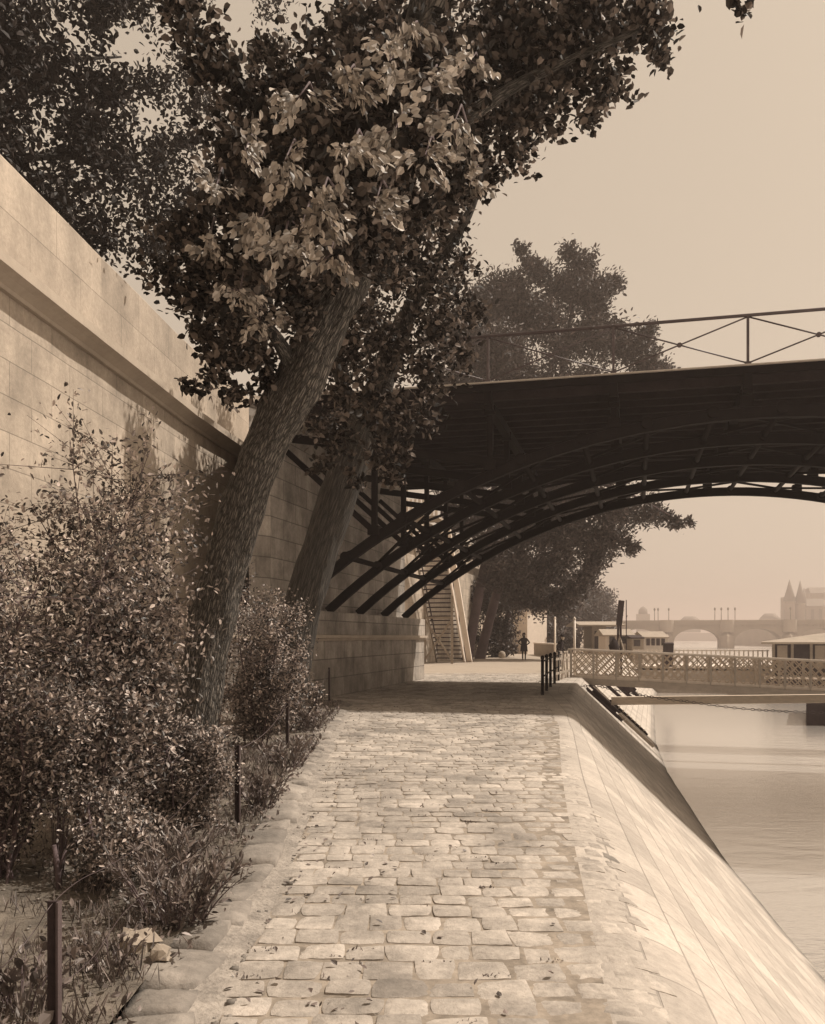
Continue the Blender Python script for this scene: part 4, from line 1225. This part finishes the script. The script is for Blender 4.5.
# ------------------------------------------------------------------ spar, chain, timbers on the bank
def bank(Y, d, lift=0.0):
    """point d metres across from the crest, on the slope, lifted off it"""
    return Vector((crest(Y) + d, Y - .0 * d, -.03 + (WZ - .5) * d / (RUN + .5) + lift))
sp = MB((6.4, 29.4, -.4))
a_, b_ = Vector((6.45, 29.2, -.62)), Vector((16.5, 27.0, -.35))
sp.bar(a_, b_, .26, .26)
sp_o = sp.build('mooring_spar', M['beam'], None, .012); sp_o.location = (6.4, 29.4, -.4)
tag(sp_o, 'long squared timber spar reaching from the bank to the pontoon', 'spar')
ch = MB((5.2, 27.6, 0))
path = smooth_path([(*bank(27.6, .1, .06), 0), (*at(597, 686, 27.3), 0), (*at(620, 691, 27.0), 0), (*at(655, 697.5, 26.6), 0), (*at(690, 702, 26.2), 0), (*at(740, 708.5, 25.7), 0), (*at(800, 712, 25.2), 0), (*at(850, 712.5, 24.8), 0)], 260)
acc, last, k = 0.0, None, 0
for i in range(1, len(path)):
    p, q = Vector(path[i - 1][:3]), Vector(path[i][:3])
    acc += (q - p).length
    if acc >= .085:
        acc = 0; k += 1
        d = (q - p).normalized(); s_ = d.cross(Vector((0, 0, 1))).normalized(); n_ = s_.cross(d)
        w_ = s_ if k % 2 else n_
        ring = [q + d * .055 * math.cos(t_) + w_ * .034 * math.sin(t_) for t_ in [2 * math.pi * j / 8 for j in range(9)]]
        ch.tube(ring, .011, 5, False)
o = ch.build('mooring_chain', M['railiron']); o.location = (5.2, 27.6, 0)
tag(o, 'iron mooring chain sagging from the bank across the water', 'chain')
TB = [  # Y along the quay, start and end across the slope, count, thick, label, material
    (29.0, .35, 1.3, 4, .11, 'thick dark bundle of tarred beams nearest on the bank', 'darkwood'),
    (31.4, .35, 1.25, 3, .10, 'second dark bundle of beams under the spar end', 'darkwood'),
    (30.0, 1.4, 2.35, 2, .13, 'pair of worn skids running down to the water', 'wood'),
    (33.0, 1.1, 2.3, 3, .10, 'notched dark skid with rungs at the water line', 'darkwood'),
    (37.6, .35, 1.35, 3, .14, 'dark stack of planks behind the gangway foot', 'darkwood'),
    (42.0, .45, 1.6, 4, .16, 'broad dark stack of planks further along the bank', 'darkwood'),
    (46.5, .60, 1.8, 4, .18, 'farthest dark stack of planks on the bank', 'darkwood')]
for Y0, d0, d1, cnt, th, lab, mt in TB:
    t = thing('timber_stack', lab, 'timber', bank(Y0, d0), 0, 'timbers laid down the bank')
    for i in range(cnt):
        Yb = Y0 + (i - cnt / 2) * th * 1.25
        j = rng.uniform(-.12, .12)
        m = MB(t.location); m.bar(bank(Yb, d0 + j, th * .5), bank(Yb - .1, d1 + j, th * .5), th, th); m.build('beam', M[mt], t, .008)
    if cnt >= 4:
        m = MB(t.location)
        for i in range(2):
            Yb = Y0 + (i - cnt / 2 + .8) * th * 1.3
            m.bar(bank(Yb, d0 + .1, th * 1.5), bank(Yb - .1, d1 - .1, th * 1.5), th * .9, th)
        m.build('upper_beam', M[mt], t)
    if 'rungs' in lab:
        m = MB(t.location)
        for i in range(8):
            d = d0 + (d1 - d0) * (i + .5) / 8; m.bar(bank(Y0 - .35, d, th * 1.1), bank(Y0 + .3, d, th * 1.1), .05, .05)
        m.build('rung', M['palewood'], t)

# ------------------------------------------------------------------ pontoon, barge, floating bath-house
pt = thing('landing_pontoon', 'flat dark-hulled pontoon at the foot of the gangway', 'pontoon', (17.5, 40, WZ))
dv = Vector((.40, .916, 0)); du = Vector((.97, -.242, 0))
P0 = Vector((17.5, 40, 0))
pl = [P0, P0 + du * 9, P0 + du * 9 + dv * 7, P0 + dv * 7]
m = MB(pt.location); m.prism([(p.x, p.y) for p in pl], WZ - .4, WZ + 1.06); m.build('hull', M['darkwood'], pt)
pl2 = [P0 - du * .1 - dv * .1, P0 + du * 9.1 - dv * .1, P0 + du * 9.1 + dv * 7.1, P0 - du * .1 + dv * 7.1]
m = MB(pt.location); m.prism([(p.x, p.y) for p in pl2], WZ + 1.062, WZ + 1.20); m.build('deck', M['beam'], pt)

bh = thing('floating_pavilion', 'low floating pavilion with wide pale roof and dark windowed walls', 'pavilion', (24, 60, WZ))
du2, dv2 = Vector((.97, -.242, 0)), Vector((.37, .93, 0)); B0 = Vector((gx(766, 58), 58, 0))
def quad(o, a, b, w, d): return [o + du2 * a + dv2 * b, o + du2 * (a + w) + dv2 * b, o + du2 * (a + w) + dv2 * (b + d), o + du2 * a + dv2 * (b + d)]
def pq(m, q, z0, z1): m.prism([(p.x, p.y) for p in q], z0, z1)
m = MB(bh.location); pq(m, quad(B0, 0, 0, 20, 10), WZ - .4, -1.25); m.build('hull', M['darkwood'], bh)
m = MB(bh.location); pq(m, quad(B0, -.1, -.1, 20.2, 10.2), -1.248, -1.12); m.build('deck', M['palewood'], bh)
m = MB(bh.location); pq(m, quad(B0, .5, 1.4, 18, 7), -1.118, 1.1); m.build('wall_panel', M['darkwood'], bh)
for i in range(16):
    q = B0 + du2 * (.45 + i * 1.15) + dv2 * 1.3
    m = MB(bh.location); m.box((q.x, q.y, .0), (.16, .16, 2.3), Matrix.Rotation(RZ, 3, 'Z')); m.build('post', M['wood'], bh)
    if i % 3 != 1:
        q = B0 + du2 * (1.0 + i * 1.15) + dv2 * 1.36
        m = MB(bh.location); m.box((q.x, q.y, .15), (.62, .05, 1.5), Matrix.Rotation(RZ, 3, 'Z')); m.build('window', M['roofpale'], bh)
# hipped roof
e = quad(B0, -.3, .4, 20, 9.2); r0, r1 = B0 + du2 * 4.5 + dv2 * 5.0, B0 + du2 * 16 + dv2 * 5.0
ze, zr = 1.12, 1.85
m = MB(bh.location)
vs = [(p.x, p.y, ze) for p in e] + [(r0.x, r0.y, zr), (r1.x, r1.y, zr)] + [(p.x, p.y, ze - .13) for p in e]
m.add(vs, [(0, 1, 5, 4), (1, 2, 5), (2, 3, 4, 5), (3, 0, 4), (6, 7, 1, 0), (7, 8, 2, 1), (8, 9, 3, 2), (9, 6, 0, 3), (9, 8, 7, 6)]); m.build('roof', M['roofpale'], bh)
m = MB(bh.location); q = B0 + du2 * 6.2 + dv2 * 4; m.box((q.x, q.y, 2.4), (3.2, 2.6, 1.2), Matrix.Rotation(RZ, 3, 'Z')); m.build('roof_lantern', M['roofpale'], bh)

bg = thing('moored_barge', 'long moored barge with pale picket bulwark behind the gangway', 'barge', (18, 63, WZ))
E0 = Vector((gx(640, 64), 64, 0))
m = MB(bg.location); pq(m, quad(E0, -.5, 0, 9.2, 6), WZ - .3, -.9); m.build('hull', M['greywood'], bg)
m = MB(bg.location); pq(m, quad(E0, -.6, -.1, 9.4, 6.2), -.748, -.6); m.build('deck', M['palewood'], bg)
for i in range(30):
    q = E0 + du2 * (-.4 + 8.9 * i / 29)
    m = MB(bg.location); m.box((q.x, q.y, -.02), (.09, .07, 1.16), Matrix.Rotation(RZ, 3, 'Z')); m.build('picket', M['white'], bg)
m = MB(bg.location); a, b = E0 + du2 * -.5, E0 + du2 * 8.6; m.bar((a.x, a.y, .50), (b.x, b.y, .50), .10, .07); m.build('bulwark_rail', M['palewood'], bg)

# small buildings and gear on the quay edge behind the gangway
def hut(name, label, cat, px0, px1, py0, py1, Y, depth, mat, roof=None, roofh=.25, over=.25, win=None, z0=None):
    x0, x1 = gx(px0, Y), gx(px1, Y); zt = H - (py0 - HY) / F * Y; zb = z0 if z0 is not None else 0
    t = thing(name, label, cat, ((x0 + x1) / 2, Y, zb))
    m = MB(t.location); m.box(((x0 + x1) / 2, Y + depth / 2, (zt + zb) / 2), (x1 - x0, depth, zt - zb)); m.build('hut_wall', M[mat], t)
    if roof:
        m = MB(t.location)
        xa, xb, ya, yb = x0 - over, x1 + over, Y - over, Y + depth + over
        m.add([(xa, ya, zt), (xb, ya, zt), (xb, yb, zt), (xa, yb, zt), (xa, (ya + yb) / 2, zt + roofh), (xb, (ya + yb) / 2, zt + roofh), (xa, ya, zt + .003 - .1), (xb, ya, zt - .1), (xb, yb, zt - .1), (xa, yb, zt - .1)],
              [(0, 1, 5, 4), (2, 3, 4, 5), (0, 4, 3), (1, 2, 5), (6, 7, 1, 0), (7, 8, 2, 1), (8, 9, 3, 2), (9, 6, 0, 3), (9, 8, 7, 6)]); m.build('roof', M[roof], t)
    for (wx, wy, ww, wh) in (win or []):
        m = MB(t.location); c = at(wx, wy, Y); m.box((c.x, Y - .02, c.z), (ww, .06, wh)); m.build('window', M['glass'], t)
    return t
hut('white_cabin', 'small whitewashed cabin with square windows behind the dark mast', 'cabin', 606, 631, 635, 650, 74, 3, 'white', 'roofpale', .5, .3, [(624, 640, .45, .6), (612, 640, .45, .6)])
hut('timber_shed', 'dark open-fronted timber shed with thin pale roof under the trees', 'shed', 592, 606, 625, 650, 80, 4, 'wood', 'roofpale', .35, 1.4, [(599, 640, .8, 1.6)])
hut('dark_crate', 'square dark box standing behind the gangway rail', 'crate', 665.5, 673.5, 643.5, 652, 50, .5, 'darkwood', 'darkwood', .06, .02, None, -.2)
hut('deck_cabin', 'low dark cabin next to the glazed pale shed', 'cabin', 632, 643, 637.5, 652, 72, 3, 'wood', 'darkwood', .2, .1, [(637, 643, .5, .5)], -.8)
hut('glazed_shed', 'long pale glazed shed with curved roof beside the stone bridge', 'shed', 644, 668, 637, 652, 78, 4, 'greywood', 'roofpale', .5, .1, [(648, 642, .3, .6), (653, 642, .3, .6), (658, 642, .3, .6), (663, 642, .3, .6)], -.8)
# dark mast on legs with a stay and a tarpaulin heap
mp = at(619, 649, 46)
ms = thing('signal_mast', 'dark slightly leaning mast with broad board above two thin legs', 'mast', (mp.x, 46, -1.0))
m = MB(ms.location); m.bar(at(619, 625, 46), at(621.5, 600.5, 46), .29, .12, (0, 1, 0)); m.build('board', M['darkwood'], ms, .01)
for x0, x1 in ((616.8, 618.2), (621.5, 620.5)):
    m = MB(ms.location); m.bar((gx(x0, 46), 46, -1.3), at(x1, 624, 46), .08, .10); m.build('mast_leg', M['darkwood'], ms)
for x0 in (612, 629):
    m = MB(ms.location); m.bar((gx(x0, 46), 45.6, -.6), at(619.5, 636, 46), .05, .07); m.build('stay', M['wood'], ms)
m = MB(ms.location); m.tube([at(626.3, 655, 46.5), at(626.3, 600, 46.5)], .025, 6); m.build('pole', M['darkwood'], ms)
tt = MB(at(614, 646, 45.5)); tc = at(614, 646, 45.5)
tt.lathe([(.24, -.25), (.26, .0), (.2, .18), (.1, .32), (.03, .38)], 10, tc); tt.v = [tuple(Vector(v) + Vector(rng.normal(0, .03, 3))) for v in tt.v]
ob = tt.build('tarpaulin_heap', M['cloth']); ob.location = tc; tag(ob, 'dark crumpled heap of tarpaulin at the foot of the mast', 'tarpaulin')

# ------------------------------------------------------------------ old stone bridge up river
BY = 310.0
sb = thing('stone_bridge', 'long old stone bridge with round arches crossing the river in haze', 'bridge', (gx(727, BY), BY, 0), -R(16))
PITCH = 58 / F * BY
cxs = [gx(727, BY) + PITCH * k for k in range(-2, 5)]
zt = H + (637 - 623.5) / F * BY
pw = 14 / F * BY / 2
X0, X1 = cxs[0], cxs[-1]
W_ = 16.0
def intr(x):
    k = min(cxs, key=lambda c: abs(c - x)); 
    d = abs(x - k)
    if d <= pw: return None
    mid = k + (PITCH / 2 if x > k else -PITCH / 2)
    hw_ = PITCH / 2 - pw
    u = (x - mid) / hw_
    zs, zc = WZ + 2.2, H + (637 - 628.6) / F * BY
    return zs + (zc - zs) * math.sqrt(max(0, 1 - u * u))
m = MB(sb.location)
xs = []
for k in range(len(cxs) - 1):
    a, b = cxs[k], cxs[k + 1]
    xs += [(a, None), (a + pw, None)]
    n = 22
    for i in range(n + 1):
        u = -math.cos(math.pi * i / n)
        x = (a + b) / 2 + u * (PITCH / 2 - pw)
        zs, zc = WZ + 2.2, H + (637 - 628.6) / F * BY
        xs.append((x, zs + (zc - zs) * math.sqrt(max(0, 1 - u * u))))
    xs += [(b - pw, None)]
xs.append((cxs[-1], None))
for (xa, za), (xb, zb) in zip(xs[:-1], xs[1:]):
    za = WZ - 1 if za is None else za; zb = WZ - 1 if zb is None else zb
    if abs(xb - xa) < 1e-6:
        m.add([(xa, BY, za), (xa, BY, zb), (xa, BY + W_, zb), (xa, BY + W_, za)], [(0, 1, 2, 3)])
        continue
    m.add([(xa, BY, za), (xb, BY, zb), (xb, BY, zt), (xa, BY, zt), (xa, BY + W_, za), (xb, BY + W_, zb), (xb, BY + W_, zt), (xa, BY + W_, zt)],
          [(0, 1, 2, 3), (5, 4, 7, 6), (0, 4, 5, 1), (3, 2, 6, 7)])
m.build('spans', M['far'], sb)
m = MB(sb.location); m.box(((X0 + X1) / 2, BY - .3, zt - .15), (X1 - X0, .9, .5)); m.build('cornice', M['far'], sb)
m = MB(sb.location)
n = int((X1 - X0) / 1.1)
for i in range(n): m.box((X0 + (i + .5) * 1.1, BY - .25, zt - .75), (.5, .7, .6))
m.build('corbel_row', M['far'], sb)
m = MB(sb.location); m.box(((X0 + X1) / 2, BY - .1, zt + .65), (X1 - X0, .5, 1.1)); m.build('parapet', M['far'], sb)
for c in cxs:
    m = MB(sb.location); m.prism([(c - pw, BY - .01), (c, BY - 3.2), (c + pw, BY - .01)], WZ - 1, WZ + 4.4)
    m.add([(c - pw, BY - .02, WZ + 4.402), (c, BY - 3.2, WZ + 4.402), (c + pw, BY - .02, WZ + 4.402), (c, BY - .02, WZ + 6.2)], [(0, 1, 3), (1, 2, 3)])
    m.build('cutwater', M['far'], sb)
    m = MB(sb.location); m.prism([(c + pw * 1.02 * math.cos(a), BY - .02 + 2.0 * math.sin(a)) for a in [math.pi + math.pi * i / 10 for i in range(11)]], zt - 3.0, zt + 1.25); m.build('bastion', M['far'], sb)
SBO = Vector((gx(727, BY), BY, 0)); SBR = Matrix.Rotation(-R(16), 3, 'Z')
lamp_px = [657, 660.5, 671, 715.5, 721.6, 728, 734.6, 786]
lz = zt + 1.2
first = None
for i, px in enumerate(lamp_px):
    lp_ = SBR @ Vector((gx(px, BY) - SBO.x, .15, lz)) + SBO
    if first is None:
        first = thing('bridge_lamp', 'tiny street lamp on the parapet of the far stone bridge', 'street lamp', lp_, 0, 'lamps on the stone bridge')
        m = MB(); m.tube([(0, 0, 0), (0, 0, 3.2)], .13, 6); m.build('lamp_post', M['farroof'], first)
        m = MB(); m.lathe([(.12, 3.2), (.34, 3.7), (.36, 4.0), (.08, 4.4)], 8); m.build('lantern', M['farroof'], first)
    else:
        r = first.copy(); COL.objects.link(r); r.location = lp_
        for chd in list(first.children):
            c = chd.copy(); COL.objects.link(c); c.parent = r

# ------------------------------------------------------------------ palace and far banks
isl = [(150, 345), (150, 420), (260, 700), (900, 700), (900, 250), (260, 300)]
m = MB((150, 345, 0)); m.prism(isl, WZ - 1, 5.0); o = m.build('far_bank', M['far']); o.location = (150, 345, 0); tag(o, kind='structure')
strip('far_land', [[(-200, 900, 5.5), (1400, 900, 5.5)], [(-200, 2600, 5.5), (1400, 2600, 5.5)]], M['street'])
m = MB(); m.prism([(-200, 899), (1400, 899), (1400, 905), (-200, 905)], WZ - 1, 5.49); tag(m.build('far_quay_bank', M['far']), kind='structure')
PY = 500.0
pal = thing('palace', 'hazy palace with two pointed towers beyond the stone bridge', 'palace', (gx(800, PY), PY, 5))
def zz(py): return H + (637 - py) / F * PY
def tower(c, r, z1, z2):
    m = MB(pal.location); m.lathe([(r, 0), (r, z1 - 5), (r * 1.08, z1 - 4.9), (r * 1.08, z1 - 4.2)], 14, (gx(c, PY), PY - 4, 5)); tw = m.build('tower', M['far'], pal)
    m = MB(pal.location); m.lathe([(r * 1.15, z1 - 4.19), (r * .5, z1 - 4.19 + (z2 - z1) * .55), (.15, z2 - 5)], 14, (gx(c, PY), PY - 4, 5)); m.build('spire', M['farroof'], pal)
tower(786.5, 2.9, zz(603), zz(580)); tower(797, 2.6, zz(605), zz(581))
m = MB(pal.location); m.box((gx(789, PY) + 1, PY + 2, (zz(597) + 5) / 2), (6.5, 8, zz(597) - 5)); m.build('end_block', M['far'], pal)
m = MB(pal.location)
x0, x1, za, zb = gx(792, PY), gx(860, PY), zz(606), zz(598)
m.box(((x0 + x1) / 2, PY + 8, (za + 5) / 2), (x1 - x0, 14, za - 5)); m.build('hall', M['far'], pal)
m = MB(pal.location)
m.add([(x0, PY + .5, za), (x1, PY + .5, za), (x1, PY + 15.5, za), (x0, PY + 15.5, za), (x0 + 4, PY + 8, zb), (x1 - 4, PY + 8, zb)], [(0, 1, 5, 4), (2, 3, 4, 5), (3, 0, 4), (1, 2, 5)]); m.build('roof', M['farroof'], pal)
for k in range(8):
    m = MB(pal.location); m.box((x0 + 3 + k * 4.4, PY + .9, (za + 5) / 2 + 2), (1.6, .5, 6)); m.build('window', M['farroof'], pal)
m = MB(pal.location); x2 = gx(807, 540); m.box((x2 + 24, 545, (zz(590) + 5) / 2), (48, 18, zz(590) - 5)); m.build('great_hall', M['far'], pal)
m = MB(pal.location)
m.add([(x2, 535.5, zz(590)), (x2 + 48, 535.5, zz(590)), (x2 + 48, 555, zz(590)), (x2, 555, zz(590)), (x2 + 3, 545, zz(583)), (x2 + 46, 545, zz(583))], [(0, 1, 5, 4), (2, 3, 4, 5), (3, 0, 4), (1, 2, 5)]); m.build('great_roof', M['farroof'], pal)
m = MB(pal.location); m.lathe([(1.3, 0), (1.3, 4), (.2, 10)], 8, (gx(804, PY), PY, zz(606))); m.build('turret', M['farroof'], pal)
for px, py0, wpx, Y, lab in ((643, 607, 11, 620, 'faint domed building on the skyline left of the bridge lamps'), (690, 616, 16, 700, 'faint low building behind the middle of the stone bridge'), (770, 613, 16, 640, 'faint low building left of the palace towers')):
    t = thing('far_building', lab, 'building', (gx(px, Y), Y, 5))
    hz_ = H + (637 - py0) / F * Y; w_ = wpx / F * Y
    m = MB(t.location); m.box((gx(px, Y), Y, (hz_ * .78 + 5) / 2), (w_, w_, hz_ * .78 - 5)); m.build('facade', M['far'], t)
    m = MB(t.location)
    if 'domed' in lab: m.lathe([(w_ * .42, 0), (w_ * .40, hz_ * .12), (w_ * .22, hz_ * .20), (.3, hz_ * .24)], 14, (gx(px, Y), Y, hz_ * .78))
    else: m.lathe([(w_ * .68, 0), (w_ * .35, hz_ * .2)], 4, (gx(px, Y), Y, hz_ * .78))
    m.build('roof', M['farroof'], t)

# ------------------------------------------------------------------ air
hz = MB(); hz.box((100, 1260, 16.0), (3000, 2740, 43.0))
ho = hz.build('haze', None or M['far'])
k = bpy.data.materials.new('river_haze'); k.use_nodes = True
k.node_tree.nodes.remove(k.node_tree.nodes['Principled BSDF'])
pv = k.node_tree.nodes.new('ShaderNodeVolumePrincipled')
pv.inputs['Color'].default_value = (1.0, .85, .78, 1)
pv.inputs['Density'].default_value = 0.00135
pv.inputs['Anisotropy'].default_value = 0.2
k.node_tree.links.new(pv.outputs[0], k.node_tree.nodes['Material Output'].inputs['Volume'])
ho.data.materials.clear(); ho.data.materials.append(k)
tag(ho, kind='stuff')

# ------------------------------------------------------------------ sun, sky, camera
EL, AZ = R(54), R(12)
s = Vector((math.cos(EL) * math.cos(AZ), math.cos(EL) * math.sin(AZ), math.sin(EL)))
sun = bpy.data.lights.new('sun', 'SUN'); sun.energy = 3.5; sun.angle = R(0.6); sun.color = (1.0, .905, .785)
so = link(bpy.data.objects.new('sun', sun)); so.rotation_euler = s.to_track_quat('Z', 'Y').to_euler(); so.location = (20, 0, 60)

w = bpy.data.worlds.new('World'); scene.world = w; w.use_nodes = True
nt = w.node_tree
bg_ = nt.nodes['Background']
sky = nt.nodes.new('ShaderNodeTexSky'); sky.sky_type = 'NISHITA'; sky.sun_disc = False
sky.sun_elevation = EL; sky.sun_rotation = R(90) - AZ; sky.dust_density = 4.0; sky.air_density = 1.0; sky.ozone_density = 1.0
bw = nt.nodes.new('ShaderNodeRGBToBW'); nt.links.new(sky.outputs[0], bw.inputs[0])
mx = nt.nodes.new('ShaderNodeMix'); mx.data_type = 'RGBA'; mx.blend_type = 'MULTIPLY'; mx.inputs[0].default_value = 1.0
ev = nt.nodes.new('ShaderNodeMix'); ev.data_type = 'FLOAT'; ev.inputs[0].default_value = 0.6
nt.links.new(bw.outputs[0], ev.inputs[2]); ev.inputs[3].default_value = 5.0
nt.links.new(ev.outputs[0], mx.inputs[6]); mx.inputs[7].default_value = (1.0, .815, .625, 1)
nt.links.new(mx.outputs[2], bg_.inputs['Color'])
bg_.inputs['Strength'].default_value = 0.103

cam = bpy.data.cameras.new('camera'); co = link(bpy.data.objects.new('camera', cam))
co.location = (0, 0, H); co.rotation_euler = (R(90), 0, 0)
cam.sensor_fit = 'HORIZONTAL'; cam.sensor_width = 36; cam.lens = 36 * F / 825.0
cam.shift_y = (HY - 512) / 825.0
cam.clip_start = .05; cam.clip_end = 6000
scene.camera = co

scene.view_settings.view_transform = 'Standard'; scene.view_settings.look = 'None'
scene.view_settings.gamma = 1.0; scene.view_settings.exposure = 0.55
scene.cycles.use_denoising = True
scene.cycles.max_bounces = 6; scene.cycles.diffuse_bounces = 4; scene.cycles.glossy_bounces = 3; scene.cycles.volume_bounces = 0
scene.cycles.transmission_bounces = 2; scene.cycles.transparent_max_bounces = 4
scene.cycles.sample_clamp_indirect = 6.0
